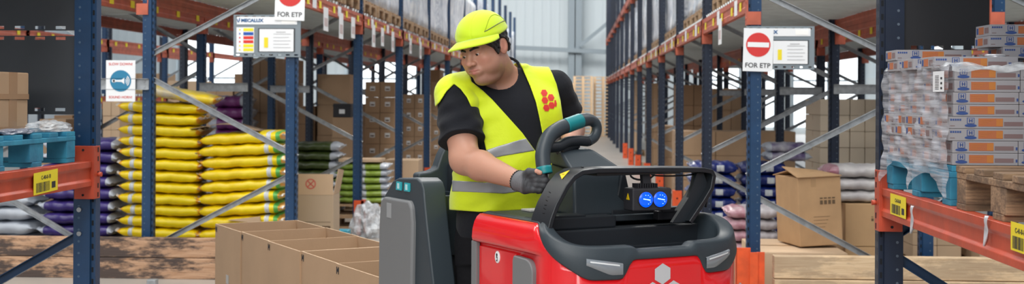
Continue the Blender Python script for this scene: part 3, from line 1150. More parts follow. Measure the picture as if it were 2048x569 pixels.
# dark green and light green sacks
rg = lambda u, a: 1 if u > 0.70 else (2 if (-0.1 < u < 0.15 and math.cos(a) < 0) else 0)
gd = [sack_mesh('sack', 0.74, 0.5, 0.11, 21, [M_sdg, M_sgrey, M_sdg], rg)]
gl = [sack_mesh('sack', 0.66, 0.5, 0.115, s_, [M_sgreen, M_sgrey, M_bar], rg) for s_ in (22, 23)]
xg0, xg1 = xl(583, 15.0), xl(664, 15.0)
zG = zt(288, 15.0)
stack(gd, 8, (xg0 + xg1) / 2 - 0.05, 15.3, 0.146, (zG - 0.15) / 8, tiers('dark green sack with grey end, {} of the pile behind the crossed carton'), 'sack', 'dark green sacks', rnd)
put_pallet((xg0 + xg1) / 2 - 0.05, 15.3, 0, 'wooden pallet under the dark green sacks', sx=0.6, sy=0.5)
xg0, xg1 = xl(676, 15.0), xl(768, 15.0)
zG = zt(330, 15.0)
stack(gl, 6, (xg0 + xg1) / 2, 15.3, 0.292, (zG - 0.292) / 6, tiers('light green sack with silver end, {} of the pile by the foot guard'), 'sack', 'light green sacks', rnd)
put_pallet((xg0 + xg1) / 2, 15.3, 0, 'lower of the two wooden pallets under the light green sacks', sx=0.6, sy=0.6)
put_pallet((xg0 + xg1) / 2, 15.3, 0.146, 'upper of the two wooden pallets under the light green sacks', sx=0.6, sy=0.6)
carton('flat pale carton lid resting over the light green sacks', xg0, xl(760, 15.0), 15.05, 0.4, zG + 0.015, zG + 0.05, M_card_pale)

# cartons further along the left rack
carton_stack('brown carton in the pile with open top cartons, third left bay', 634, 700, 150, 17.95, 0.6, 1, 4, M_card, tape=True)
carton_stack('dark brown carton beside the third left bay post', 588, 631, 215, 18.0, 0.6, 1, 5, M_card_dark)
carton_stack('small brown carton with white label in the fourth left bay', 730, 790, 165, 19.2, 0.5, 2, 7, M_card, lab=True)
carton_stack('low brown carton before the labelled cartons on the left', 770, 838, 322, 17.95, 0.5, 1, 2, M_card_pale, base=0.146)
carton_stack('brown carton with white label in the fifth left bay', 806, 852, 190, 22.0, 0.8, 2, 6, M_card, lab=True)
carton_stack('brown carton with white label in the sixth left bay', 862, 905, 165, 25.0, 0.8, 2, 6, M_card, lab=True)
for k, (px0, px1, py, Y) in enumerate([(700, 730, 210, 21.6), (850, 880, 140, 29.0), (895, 920, 150, 32.0)]):
    carton_stack('brown carton in the %s left rack pile glimpsed between posts' % ['narrow', 'farther', 'farthest'][k], px0, px1, py, Y, 0.8, 1, 4, M_card_dark)
x0, x1, zc_ = carton_stack('small brown carton under the black case, third left bay', 664, 704, 237, 17.3, 0.3, 1, 4, M_card)
bc_ = thing('storage_case', 'black case with white label on small cartons in the third left bay', 'case', ((x0 + x1) / 2, 17.3, zc_))
MB().bbox(-0.125, 0.125, 0.0, 0.2, 0, 0.19, 0.008).bbox(-0.13, 0.13, -0.005, 0.205, 0.15, 0.17, 0.004).build('body', M_ink, bc_)
MB().box(-0.04, 0.04, -0.003, 0, 0.05, 0.11).build('label_plate', M_white, bc_)
# second row, left
carton_stack('pale carton seen low through the left racks', 205, 240, 208, 19.5, 0.9, 2, 6, M_card_pale)
carton_stack('brown carton stacked behind the MECALUX board', 515, 585, 120, 21.5, 0.9, 2, 5, M_card)
carton_stack('brown carton stacked left of the MECALUX board legs', 400, 466, 175, 21.5, 0.9, 2, 3, M_card)
carton_stack('dark brown carton between the piles behind the MECALUX board', 468, 512, 150, 21.5, 0.9, 1, 5, M_card_dark)
carton_stack('brown carton high behind the far left spacer bar', 484, 556, 118, 18.2, 0.7, 2, 5, M_card)
carton_stack('tan carton far behind the spacer bars on the left', 330, 395, 165, 26.0, 1.0, 2, 5, M_card_pale)
carton_stack('tan carton far behind the tall yellow pile', 250, 325, 150, 30.0, 1.0, 3, 6, M_card)
rpp = lambda u, a: 1 if abs(u) > 0.6 else 0
M_smag = plastic('magenta_sack', (0.22, 0.04, 0.20), (0.12, 0.02, 0.12))
mg = [sack_mesh('sack', 0.62, 0.5, 0.14, 31, [M_smag, M_sgrey], rpp)]
stack(mg, 9, (xl(430, 17.5) + xl(478, 17.5)) / 2, 17.8, 0.146, (zt(195, 17.5) - 0.15) / 9, tiers('magenta and white sack, {} of the pile behind the yellow'), 'sack', 'magenta sacks', rnd)
put_pallet((xl(430, 17.5) + xl(478, 17.5)) / 2, 17.8, 0, 'wooden pallet under the magenta sacks', sx=0.5, sy=0.5)

# film heap beside the orange guard
def crumple(name, loc, rx, ry, rz_, seed, mat, n=26):
    r_ = random.Random(seed)
    bm = bmesh.new()
    bmesh.ops.create_icosphere(bm, subdivisions=4, radius=1)
    dirs = [(Vector((r_.gauss(0, 1), r_.gauss(0, 1), r_.gauss(0, 1))).normalized(), r_.uniform(0.02, 0.12), r_.uniform(3, 9), r_.uniform(0, 6)) for _ in range(n)]
    for v in bm.verts:
        p = v.co.copy()
        f = 1.0
        for d, a, k, ph in dirs:
            f += a * abs(math.sin(k * p.dot(d) + ph)) - a * 0.5
        v.co = Vector((p.x * rx * f, p.y * ry * f, max(p.z, -0.55) * rz_ * f + rz_ * 0.55))
        if v.co.z < 0: v.co.z = 0
    me = bpy.data.meshes.new(name)
    bm.to_mesh(me)
    bm.free()
    me.materials.append(mat)
    for p in me.polygons:
        p.use_smooth = False
    o = bpy.data.objects.new(name, me)
    col.objects.link(o)
    o.location = loc
    return o


def film_mat(name, alpha, colr=(0.8, 0.84, 0.88), streak=(1, 1, 1), scale=20, rough=0.25):
    m = bpy.data.materials.new(name)
    m.use_nodes = True
    nt = m.node_tree
    N, L = nt.nodes, nt.links
    b = N['Principled BSDF']
    b.inputs['Base Color'].default_value = (*colr, 1)
    b.inputs['Roughness'].default_value = rough
    tr = N.new('ShaderNodeBsdfTransparent')
    mx = N.new('ShaderNodeMixShader')
    tc = N.new('ShaderNodeTexCoord')
    mp = N.new('ShaderNodeMapping')
    mp.inputs['Scale'].default_value = streak
    mp.inputs['Rotation'].default_value = (0.25, 0, 0)
    n = N.new('ShaderNodeTexNoise')
    n.inputs['Scale'].default_value = scale
    n.inputs['Detail'].default_value = 5
    r = N.new('ShaderNodeMapRange')
    r.inputs[1].default_value = 0.35
    r.inputs[2].default_value = 0.72
    r.inputs[3].default_value = max(0.0, alpha - 0.22)
    r.inputs[4].default_value = min(1.0, alpha + 0.32)
    L.new(tc.outputs['Object'], mp.inputs[0])
    L.new(mp.outputs[0], n.inputs['Vector'])
    L.new(n.outputs['Fac'], r.inputs[0])
    L.new(r.outputs[0], mx.inputs[0])
    L.new(tr.outputs[0], mx.inputs[1])
    L.new(b.outputs[0], mx.inputs[2])
    bp = N.new('ShaderNodeBump')
    bp.inputs['Strength'].default_value = 0.7
    bp.inputs['Distance'].default_value = 0.01
    L.new(n.outputs['Fac'], bp.inputs['Height'])
    L.new(bp.outputs[0], b.inputs['Normal'])
    L.new(mx.outputs[0], N['Material Output'].inputs['Surface'])
    return m


M_film = film_mat('clear_film', 0.5)
M_wrap = film_mat('stretch_wrap', 0.42, (0.66, 0.68, 0.74), streak=(1, 0.35, 7), scale=11, rough=0.35)
M_wrap.node_tree.nodes['Bump'].inputs['Strength'].default_value = 0.25
M_whitebag = pm('white_plastic', (0.60, 0.64, 0.68), 0.3, bump=0.5, bscale=20)
p = hit(752, 470, 'y', 14.6)
tag(crumple('film_heap', (p.x - 0.02, 14.2, 0), 0.15, 0.2, 0.20, 3, film_mat('haze_film', 0.6)), 'crumpled heap of white plastic film beside the orange foot guard', 'plastic film')
p = hit(672, 462, 'y', 12.9)
o = MB().bbox(-0.12, 0.12, -0.1, 0.1, 0, 0.2, 0.01).build('crate', pm('cyan_plastic', (0.03, 0.32, 0.45), 0.5))
o.location = (p.x, 13.0, 0)
tag(o, 'small blue crate on the floor behind the open cartons', 'crate')

# --- right rack
# tilted carton with open flap
A_ = hit(1600, 495, 'y', 9.9)
zt_c = zt(352, 9.9)
base_z = A_.z
wR = hit(1680, 500, 'y', 10.1).x - A_.x
tc_ = thing('carton', 'large scuffed brown carton with a lifted top flap leaning beside the right post', 'carton', (A_.x, A_.y, base_z), math.radians(13))
tc_.rotation_euler[1] = math.radians(-2.5)
hC = zt_c - base_z
wR = wR * 1.02
b = MB().bbox(0, wR, 0, 0.46, 0, hC, 0.008, 0)
for k in range(4):
    b.box(wR * 0.5 + k * 0.034, wR * 0.5 + k * 0.034 + 0.024, -0.0015, 0, hC * 0.60, hC * 0.66, 1)
    b.box(wR * 0.5 + k * 0.034, wR * 0.5 + k * 0.034 + 0.024, -0.0015, 0, hC * 0.68, hC * 0.70, 1)
for k in range(5):
    b.box(wR * 0.34, wR * (0.72 - 0.04 * k), -0.0012, 0, hC * (0.42 - 0.05 * k), hC * (0.425 - 0.05 * k), 1)
b.box(wR * 0.3, wR * 0.42, -0.0012, 0, hC * 0.86, hC, 2)
b.build('body', [pm('scuffed_cardboard', (0.50, 0.31, 0.16), 0.7, var=0.12, vscale=5), MATS['print_brown'], M_tape], tc_)
fl = MB().add([(-0.01, -0.02, hC + 0.002), (wR * 1.0, -0.02, hC + 0.002), (wR * 0.78, 0.24, hC + 0.03), (-0.02, 0.26, hC + 0.075)], [(0, 1, 2, 3)])
o = fl.build('top_flap', MATS['scuffed_cardboard'], tc_)
o.modifiers.new('s', 'SOLIDIFY').thickness = 0.006
fl = MB().add([(-0.012, 0.48, hC), (wR * 0.95, 0.47, hC), (wR * 0.8, 0.20, hC + 0.012), (0.03, 0.22, hC + 0.055)], [(0, 1, 2, 3)])
fl.build('top_flap', MATS['scuffed_cardboard'], tc_).modifiers.new('s', 'SOLIDIFY').thickness = 0.006
# the low cartons it stands on
carton('low pale carton under the leaning carton, its lid showing', xl(1513, 9.75), xl(1690, 9.75), 9.62, 0.95, 0.146, base_z - 0.012, M_card_pale, tape=True)
put_pallet((xl(1513, 9.75) + xl(1690, 9.75)) / 2, 10.1, 0, 'wooden pallet under the leaning carton', sx=0.56, sy=0.95)
# carton right of it and the sacks on top
x0, x1 = xl(1692, 10.4), xl(1792, 10.4)
za, zb_ = zt(486, 10.4), zt(402, 10.4)
carton('brown carton with black handling marks under the white sacks', x0, x1, 10.4, 0.7, za, zb_, pm('warm_cardboard', (0.52, 0.33, 0.17), 0.8, var=0.06), marks=True)
carton('brown carton at the bottom of the pile with the white sacks', x0, x1, 10.4, 0.7, 0.146, za - 0.004, MATS['warm_cardboard'])
put_pallet((x0 + x1) / 2, 10.75, 0, 'wooden pallet under the cartons and white sacks', sx=0.4, sy=0.7)
rw = lambda u, a: 1 if (abs(u) > 0.72) else 0
ws = [sack_mesh('sack', 0.66, 0.5, 0.115, s_, [plastic('cream_sack', (0.58, 0.56, 0.55), (0.45, 0.43, 0.44)), M_spink], rw) for s_ in (41, 42)]
stack(ws, 3, (x0 + x1) / 2 - 0.03, 10.68, zb_, 0.105, tiers('white and pink sack, {} of three on the marked carton'), 'sack', 'white sacks on the marked carton', rnd)
# pink sacks at the post
ps = [sack_mesh('sack', 0.46, 0.55, 0.12, s_, [M_spink, plastic('pale_sack', (0.50, 0.48, 0.50), (0.36, 0.30, 0.33))], lambda u, a: 1 if u > -0.35 else 0) for s_ in (43, 44)]
x0, x1 = xl(1455, 10.9), xl(1566, 10.9)
stack(ps, 5, (x0 + x1) / 2, 11.15, 0.146, (zt(412, 10.9) - 0.146) / 5, tiers('pink and silver sack, {} of the pile behind the right post'), 'sack', 'pink sacks', rnd)
put_pallet((x0 + x1) / 2, 11.15, 0, 'wooden pallet under the pink sacks', sx=0.38, sy=0.55)
# blue sacks
bs = [sack_mesh('sack', 0.52, 0.5, 0.125, s_, [M_sblue, M_sblue, M_bar], lambda u, a: 2 if (0.12 < u < 0.40 and math.cos(a) < -0.93) else 0) for s_ in (51, 52)]
Yb = 13.45
xb0_, xb1_ = xl(1380, Yb), xl(1578, Yb)
w_ = (xb1_ - xb0_) / 2
for c_, nm in ((0, 'left'), (1, 'right')):
    stack(bs, 6, xb0_ + w_ * (c_ + 0.5), Yb + 0.25, 0.146, (zt(322, Yb) - 0.146) / 6, tiers('shiny dark blue sack, {} of the ' + nm + ' blue pile'), 'sack', 'blue sacks in the right rack', rnd)
put_pallet((xb0_ + xb1_) / 2, Yb + 0.25, 0, 'wooden pallet under the dark blue sacks', sx=0.95, sy=0.5)
vs_ = [sack_mesh('sack', 0.50, 0.45, 0.12, 61, [plastic('violet_sack', (0.12, 0.08, 0.22), (0.5, 0.5, 0.55)), M_sgrey], rw)]
stack(vs_, 2, xl(1560, Yb) + 0.1, Yb + 0.25, zt(322, Yb) + 0.01, 0.1, tiers('violet and white sack, {} of two on the blue sacks'), 'sack', 'violet sacks', rnd)

carton_stack('brown carton with printed eye mark behind the blue sacks', 1352, 1592, 260, 17.2, 0.7, 3, 3, M_card, marks=False, strip=0)
carton_stack('dark brown carton high in the fourth right bay', 1355, 1420, 168, 20.5, 0.8, 2, 5, M_card_dark)
carton_stack('brown carton with white label in the narrow right pile', 1322, 1350, 250, 20.0, 0.8, 1, 4, M_card)
carton_stack('tan carton stacked far along the right rack', 1296, 1316, 165, 27.5, 0.9, 2, 5, M_card)
carton_stack('tan carton stacked farther along the right rack', 1268, 1283, 160, 34.5, 0.9, 2, 5, M_card_pale)
carton_stack('brown carton seen behind the right FOR ETP post', 1425, 1500, 175, 23.8, 0.9, 2, 4, M_card)
carton_stack('small pale carton in the back pile right of leaning carton', 1640, 1760, 195, 14.2, 0.9, 4, 8, pm('cream_cardboard', (0.66, 0.56, 0.43), 0.8))  # paler cardboard for this pile
carton_stack('pale carton seen under the right orange beam', 1826, 1925, 432, 11.6, 0.8, 2, 3, M_card_pale)
carton_stack('pale carton low beyond the wooden pallet on the right', 1960, 2060, 470, 11.4, 0.8, 2, 2, M_card_pale)


# ------------------------------------------------------------------ wrapped loads on the upper shelves
M_load = [pm('wrapped_white', (0.82, 0.85, 0.90), 0.3, color2=(0.38, 0.43, 0.52), vscale=9, stretch=(1, 1, 2), bump=0.7, bscale=14),
          pm('wrapped_grey', (0.50, 0.54, 0.62), 0.3, color2=(0.85, 0.87, 0.90), vscale=9, stretch=(1, 1, 0.5), bump=0.7, bscale=12),
          pm('wrapped_tan', (0.80, 0.80, 0.80), 0.35, color2=(0.46, 0.52, 0.60), vscale=8, bump=0.6, bscale=12)]


def load_mesh(seed, w, d, h, mat):
    r_ = random.Random(seed)
    bm = bmesh.new()
    bmesh.ops.create_cube(bm, size=1)
    bmesh.ops.subdivide_edges(bm, edges=bm.edges[:], cuts=9, use_grid_fill=True)
    ph = [r_.uniform(0, 6) for _ in range(8)]
    for v in bm.verts:
        x, y, z = v.co
        t = z + 0.5
        f = 1 + 0.02 * math.sin(9 * t + ph[0]) + 0.025 * math.sin(5 * x + 7 * y + ph[1] + 4 * t)
        v.co = Vector((x * w * f, y * d * f + 0.012 * math.sin(14 * x + ph[2]), t * h + 0.02 * math.sin(8 * x + ph[3]) * (t > 0.9)))
    me = bpy.data.meshes.new('wrapped_load')
    bm.to_mesh(me)
    bm.free()
    me.materials.append(mat)
    for p in me.polygons:
        p.use_smooth = True
    return me


LOADS = [load_mesh(s_, 1.12, 0.92, h_, M_load[s_ % 3]) for s_, h_ in ((1, 1.35), (2, 1.15), (3, 1.5), (4, 1.25))]
TALL = [load_mesh(s_ + 9, 1.12, 0.92, h_, M_load[s_ % 3]) for s_, h_ in ((1, 1.25), (2, 1.1), (3, 1.3))]


def shelf_loads(xc, ys, z, where, gl, gp, lds, bays=None):
    nth = ['first', 'second', 'third', 'fourth', 'fifth', 'sixth', 'seventh', 'eighth', 'ninth', 'tenth', 'eleventh', 'twelfth', 'thirteenth']
    for i in range(len(ys) - 1):
        if bays and i not in bays:
            continue
        for k in range(3):
            y = ys[i] + 0.62 + k * 1.07
            side = ['nearest the camera', 'in the middle', 'farthest in'][k]
            o = linked('wooden_pallet', PAL_ME, None, (xc, y, z), (0, 0, 0))
            tag(o, 'wooden pallet on the %s, %s bay, %s' % (where, nth[i], side), 'pallet', gp)
            o.scale = (0.98, 0.95, 1)
            me = lds[rnd.randrange(len(lds))]
            o = linked('wrapped_load', me, None, (xc, y, z + 0.144), (0, 0, rnd.choice((0, math.pi)) + rnd.uniform(-0.02, 0.02)))
            tag(o, 'film wrapped white load on the %s, %s bay, %s' % (where, nth[i], side), 'wrapped goods', gl)


shelf_loads(-3.06, LY, LZ + 0.175, 'left upper shelf', 'wrapped loads on the left upper shelf', 'pallets on the left upper shelf', LOADS)
shelf_loads(1.98, RY, RZ + 0.195, 'right first shelf', 'wrapped loads on the right first shelf', 'pallets on the right first shelf', TALL)
shelf_loads(1.98, RY, 3.95 + 0.15, 'right top shelf', 'wrapped loads on the right top shelf', 'pallets on the right top shelf', LOADS, bays=range(3, 13))

# hanging white shelf tickets along the aisle beams
nh = 0
for (Yr, px_, py_, x_) in [(12.1, 0, 0, -2.43), (12.9, 0, 0, -2.43), (13.6, 0, 0, -2.43), (15.0, 0, 0, -2.43), (15.7, 0, 0, -2.43), (16.6, 0, 0, -2.43), (18.4, 0, 0, -2.43), (19.6, 0, 0, -2.43), (11.2, 0, 0, 1.35)]:
    zt0 = (LZ if x_ < 0 else RZ) + 0.05
    h_ = 0.27 if nh % 2 else 0.23
    o = MB().box(-0.002, 0.002, -0.11, 0.11, -h_, 0, 0).box(-0.0035, 0.0035, -0.08, 0.08, -h_ * 0.8, -h_ * 0.45, 1).build('shelf_ticket', [M_white, pm('ticket_print', (0.55, 0.45, 0.45), 0.7)])
    o.location = ((-2.434 if x_ < 0 else 1.285), Yr, zt0)
    tag(o, 'white paper ticket hanging from the %s aisle beam, %s' % ('left' if x_ < 0 else 'right', ['nearest', 'second', 'third', 'fourth', 'fifth', 'sixth', 'seventh', 'eighth', 'only one'][nh]), 'ticket', 'paper tickets on the aisle beams')
    nh += 1

# stacks of empty pallets before the far wall
for c_, px_ in enumerate((1128, 1166, 1206)):
    Yp = 50.5 + c_
    x_ = xl(px_, Yp)
    for k in range(17 if c_ else 15):
        o = linked('wooden_pallet', PAL_S, None, (x_, Yp, k * 0.146), (0, 0, 0))
        o.data = PAL_S
        tag(o, 'empty wooden pallet in the %s far stack, number %s up from the floor' % (['left', 'middle', 'right'][c_], (ORD[k] if 0 < k < 14 else {0: 'one', 14: 'fifteen', 15: 'sixteen', 16: 'seventeen'}[k])), 'pallet', 'empty pallets in the %s far stack' % ['left', 'middle', 'right'][c_])
# ------------------------------------------------------------------ near left pallet and its cartons
ZL = 1.148 + 0.124
pallet('blue_pallet', 'worn blue wooden pallet on the left orange beam under two cartons', (-3.04, 5.565, ZL), 1.2, 0.86, M_bluepal, h=0.150)
zc0 = ZL + 0.152
xr = -2.57
cw = 0.44
zsplit, ztop = zt(205, 5.6), zt(149, 5.6)
for k, (z0_, z1_, lb) in enumerate(((zc0, zsplit, 'lower taped brown carton on the blue pallet'), (zsplit + 0.001, ztop, 'upper taped brown carton on the blue pallet'))):
    r_ = thing('carton', lb, 'carton', (xr - cw / 2, 5.40, z0_), math.radians(-0.5 if k else 0.3))
    h_ = z1_ - z0_
    MB().bbox(-cw / 2, cw / 2, -0.36, 0.36, 0, h_, 0.006).build('body', M_card, r_)
    b = MB()
    b.box(cw / 2, cw / 2 + 0.001, -0.361, 0.361, h_ * 0.0, h_ * 0.20, 0)
    b.box(cw / 2, cw / 2 + 0.0015, 0.16, 0.24, h_ * 0.18, h_, 0)
    b.box(cw / 2 - 0.12, cw / 2 + 0.0012, -0.02, 0.03, h_ - 0.02, h_ + 0.001, 0)
    b.build('tape', pm('clear_brown_tape', (0.36, 0.215, 0.115), 0.25), r_)
pb = hit(25, 262, 'y', 5.42)
tag(crumple('plastic_bag', (-2.505, 5.47, zc0), 0.045, 0.14, 0.014, 9, pm('grey_plastic_bag', (0.22, 0.24, 0.30), 0.25, bump=0.5, bscale=25)), 'flat grey plastic bag in front of the cartons on the blue pallet', 'plastic bag')
tag(crumple('plastic_bag', (-2.55, 5.93, zc0), 0.07, 0.15, 0.028, 12, film_mat('bag_film', 0.5)), 'crumpled clear plastic bag right of the cartons on the blue pallet', 'plastic bag')
# cartons far behind, under the cladding panel
carton_stack('brown carton low behind the perforated panel', 108, 146, 236, 13.5, 0.8, 1, 5, M_card_dark)
carton_stack('pale carton behind the blue pallet, seen under the panel', 78, 132, 244, 12.6, 0.5, 1, 5, M_card)

# ------------------------------------------------------------------ near right: wrapped load of labelled boxes
ZR = 1.10 + 0.122
pallet('blue_pallet', 'blue wooden pallet on the right orange beam under the wrapped boxes', (1.93, 4.95, ZR), 1.2, 0.90, M_bluepal, h=0.144)
pallet('wooden_pallet', 'bare brown wooden pallet on the right orange beam, nearest the camera', (1.92, 3.98, ZR), 1.2, 0.84, wood('worn_pallet_wood', (0.36, 0.23, 0.13), (0.20, 0.12, 0.07), stain=(0.07, 0.045, 0.03), stain_amt=0.6), h=0.150)

M_boxw = pm('box_white', (0.32, 0.31, 0.33), 0.55)
M_boxo = pm('box_orange', (0.44, 0.135, 0.05), 0.55)
M_boxo2 = pm('box_light_orange', (0.50, 0.18, 0.035), 0.55)
M_boxb = pm('box_blue', (0.03, 0.07, 0.24), 0.5)
M_boxt = pm('box_taupe', (0.20, 0.13, 0.13), 0.6)
BM = [M_boxw, M_boxo, M_boxo2, M_boxb, M_boxt]


def product_box(w, d, h, wide):
    """flat printed tray box; front print on -Y, end print on -X"""
    b = MB()
    b.bbox(0, w, 0, d, 0, h, 0.0018, 0)
    e = -0.0008

    def r(x0, x1, z0, z1, mi, o=e):
        b.box(x0, x1, o, 0, z0 * h, z1 * h, mi)
    s = 0.058 if wide else 0.012
    if wide:
        for k in range(5):
            r(0.006 + k * 0.008, 0.012 + k * 0.008, 0.66, 0.82, 3)
        r(0.006, 0.022, 0.2, 0.26, 4)
    # emblem: white square with blue H above a blue banner
    r(s + 0.006, s + 0.032, 0.40, 0.92, 3)
    r(s + 0.0085, s + 0.0295, 0.45, 0.88, 0, e * 2)
    r(s + 0.013, s + 0.0165, 0.52, 0.82, 3, e * 3)
    r(s + 0.0215, s + 0.025, 0.52, 0.82, 3, e * 3)
    r(s + 0.013, s + 0.025, 0.64, 0.70, 3, e * 3)
    pts = [(s + 0.019 + 0.021 * math.cos(a), (0.26 + 0.13 * math.sin(a)) * h) for a in np.linspace(0, 2 * math.pi, 17)[:-1]]
    b.prism(pts, e * 2, 0, 'y', 3)
    x = s + 0.046
    r(x, x + 0.085, 0.18, 0.86, 1)
    r(x + 0.062, x + 0.085, 0.22, 0.82, 2, e * 1.5)
    for k in range(3):
        r(x + 0.006, x + 0.05 - k * 0.01, 0.70 - k * 0.16, 0.74 - k * 0.16, 2, e * 1.8)
    r(x + 0.089, x + 0.155, 0.22, 0.58, 4)
    r(min(x + 0.162, w - 0.004), min(x + 0.172, w - 0.002), 0.25, 0.5, 3)
    # end print
    b.box(e, 0, d * 0.45, d * 0.78, h * 0.2, h * 0.85, 1)
    b.box(e, 0, d * 0.12, d * 0.38, h * 0.25, h * 0.75, 4)
    b.box(e, 0, d * 0.82, d * 0.93, h * 0.25, h * 0.8, 3)
    return b.mesh('product_box', BM)


BW, BD, BH = 0.230, 0.175, 0.0432
PB = product_box(BW - 0.002, BD - 0.003, BH - 0.001, False)
PBW = product_box(0.30, BD - 0.003, BH - 0.001, True)
zb0 = ZR + 0.146
yF = 4.50
offs = [0.004, 0.004, -0.010, -0.010, 0.006, 0.006, 0.010, 0.010]
x_edge = xl(1903, yF)
for k in range(8):
    wide = k in (2, 3)
    w_, me = (0.303, PBW) if wide else (BW, PB)
    z_ = zb0 + k * BH
    for j in range(5):
        for c_ in range(3 if j == 0 else 1):
            xx = x_edge + offs[k] + c_ * w_ - 0.012 * (j > 0)
            jit = (j > 0) * rnd.uniform(-0.002, 0.002)
            o = linked('product_box', me, None, (xx + jit, yF + j * BD, z_))
            tn = ['bottom', 'second', 'third', 'fourth', 'fifth', 'sixth', 'seventh', 'top'][k] + ' layer'
            if j == 0:
                lb = 'white and orange flat box facing the camera, %s, %s column' % (tn, ['left', 'middle', 'right'][c_])
            else:
                lb = 'flat box under film on the aisle side, %s, row %s from front' % (tn, ['', 'second', 'third', 'fourth', 'last'][j])
            tag(o, lb, 'box', 'flat boxes of the wrapped load')
zt0 = zb0 + 8 * BH + 0.001


def loose(px, Y, layer, lb, me=PBW, rz=0.0):
    o = linked('product_box', me, None, (xl(px, Y), Y, zt0 + layer * BH), (0, 0, rz))
    tag(o, lb, 'box', 'loose boxes on top of the wrapped load')


loose(1868, 4.62, 0, 'loose white and orange box lying in front on the wrapped load')
loose(1826, 4.86, 0, 'loose box behind the front loose box, end print to the aisle', PB)
loose(1796, 5.1, 0, 'loose box at the rear left, lower of two', PBW)
loose(1792, 5.12, 1, 'loose box at the rear left, upper of two', PBW)
loose(1990, 4.86, 0, 'loose box at the base of the right pile, half hidden', PBW)
loose(2006, 4.80, 1, 'loose box low in the right pile over the wrapped load', PBW)
loose(1978, 4.82, 2, 'loose box second from top in the right pile', PBW)
loose(1980, 4.82, 3, 'loose box topmost in the right pile', PBW)
loose(1982, 5.02, 2, 'loose box behind the right pile, lower', PBW, )
loose(1984, 5.02, 3, 'loose box behind the right pile, upper', PBW, )
M_tin = pm('tin_white', (0.55, 0.56, 0.60), 0.3, 0.3)
for px_, Y_, lb in ((1945, 5.05, 'round white tin behind the loose front box'), (1990, 4.70, 'round white tin left of the right pile')):
    b = MB().tube([(0, 0, 0), (0, 0, 0.004), (0, 0, 0.05), (0, 0, 0.054)], [0.034, 0.036, 0.036, 0.034], 28)
    b.tube([(0, 0, 0.047), (0, 0, 0.051)], [0.0375, 0.0375], 28)
    o = b.build('tin', M_tin)
    o.location = (xl(px_, Y_), Y_, zt0 + (BH if px_ == 1945 else 0) * 0)
    tag(o, lb, 'tin')

# stretch film draped round the aisle side and far end
xs = x_edge - 0.018
rows = []
ys_ = np.linspace(yF - 0.02, yF + 0.90, 60)
zs_ = np.linspace(zt0 + 0.02, ZR - 0.01, 40)
rf = random.Random(4)
ph = [rf.uniform(0, 6) for _ in range(8)]
cut = MB()
vid, vs, fs = {}, [], []


def film_bottom(y):
    t = (y - yF) / 0.9
    # film hangs to the beam at the corners and arches over the pallet openings
    return ZR + 0.02 + 0.085 * abs(math.sin(math.pi * (t * 2.0 + 0.02))) ** 0.8 + 0.03 * (t > 0.5) * math.sin(math.pi * t)


def FP(y, z):
    t = (y - yF) / 0.9
    d = 0.004 * math.sin(35 * z + 12 * y + ph[0]) + 0.003 * math.sin(80 * z - 25 * y + ph[1]) + 0.003 * math.sin(60 * y + ph[2])
    low = max(0.0, (zb0 + 0.03 - z) / 0.15)
    return (xs - 0.004 + d - 0.02 * low * (1 + math.sin(22 * y + ph[3])) * 0.5, y, z)


for i, y in enumerate(ys_):
    zb1 = film_bottom(y)
    top = zt0 + 0.012 + 0.012 * math.sin(30 * y + ph[4])
    vs += [FP(y, top + (zb1 - top) * k / 44) for k in range(45)]
n = 45
for i in range(len(ys_) - 1):
    for k in range(44):
        fs.append((i * n + k, i * n + k + 1, (i + 1) * n + k + 1, (i + 1) * n + k))
fm = MB()
fm.add(vs, fs, 0, True)
fo = fm.build('stretch_film', M_wrap)
tag(fo, 'clear stretch film wrapped round the aisle side of the boxes and blue pallet', 'stretch film')
# crumpled film edge along the top and thin tails
b = MB()
rows = []
for i in range(41):
    t = i / 40
    y = yF + 0.9 * t
    rows.append([(xs + 0.0, y, zt0 + 0.004), (xs + 0.01, y, zt0 + 0.012 + 0.008 * math.sin(40 * t)), (xs + 0.05 + 0.02 * math.sin(17 * t), y, zt0 + 0.006 + 0.006 * math.sin(23 * t + 1)), (xs + 0.10 + 0.04 * math.sin(9 * t + 2), y + 0.01, zt0 + 0.004)])
b.grid(rows)
rows = []
for i in range(31):
    t = i / 30
    x = x_edge + 0.6 * t
    rows.append([(x, yF - 0.004, zt0 - 0.012 - 0.006 * math.sin(25 * t)), (x, yF - 0.005, zt0 + 0.003 + 0.006 * math.sin(31 * t)), (x + 0.01, yF + 0.05, zt0 + 0.012 + 0.01 * math.sin(19 * t)), (x, yF + 0.09, zt0 + 0.004)])
b.grid(rows)
b.build('film_edge', M_film, fo)
for px_, py_, ln_ in ((1826, 412, 0.11), (1975, 432, 0.10)):
    p = hit(px_, py_, 'x', RNX0 - 0.006)
    rows = []
    for i in range(14):
        t = i / 13
        wv = 0.010 * (1 - t) + 0.003
        rows.append([(p.x - 0.004 * math.sin(9 * t), p.y - wv + 0.03 * t, p.z - ln_ * t), (p.x - 0.010 * math.sin(5 * t + 1), p.y + 0.03 * t, p.z - ln_ * t), (p.x - 0.003, p.y + wv + 0.03 * t, p.z - ln_ * t)])
    o = MB().grid(rows).build('film_tail', M_whitebag)
    o.modifiers.new('s', 'SOLIDIFY').thickness = 0.0008
    tag(o, 'torn tail of film hanging over the right orange beam, %s' % ('below the blue pallet' if px_ < 1900 else 'below the bare wooden pallet'), 'film scrap')
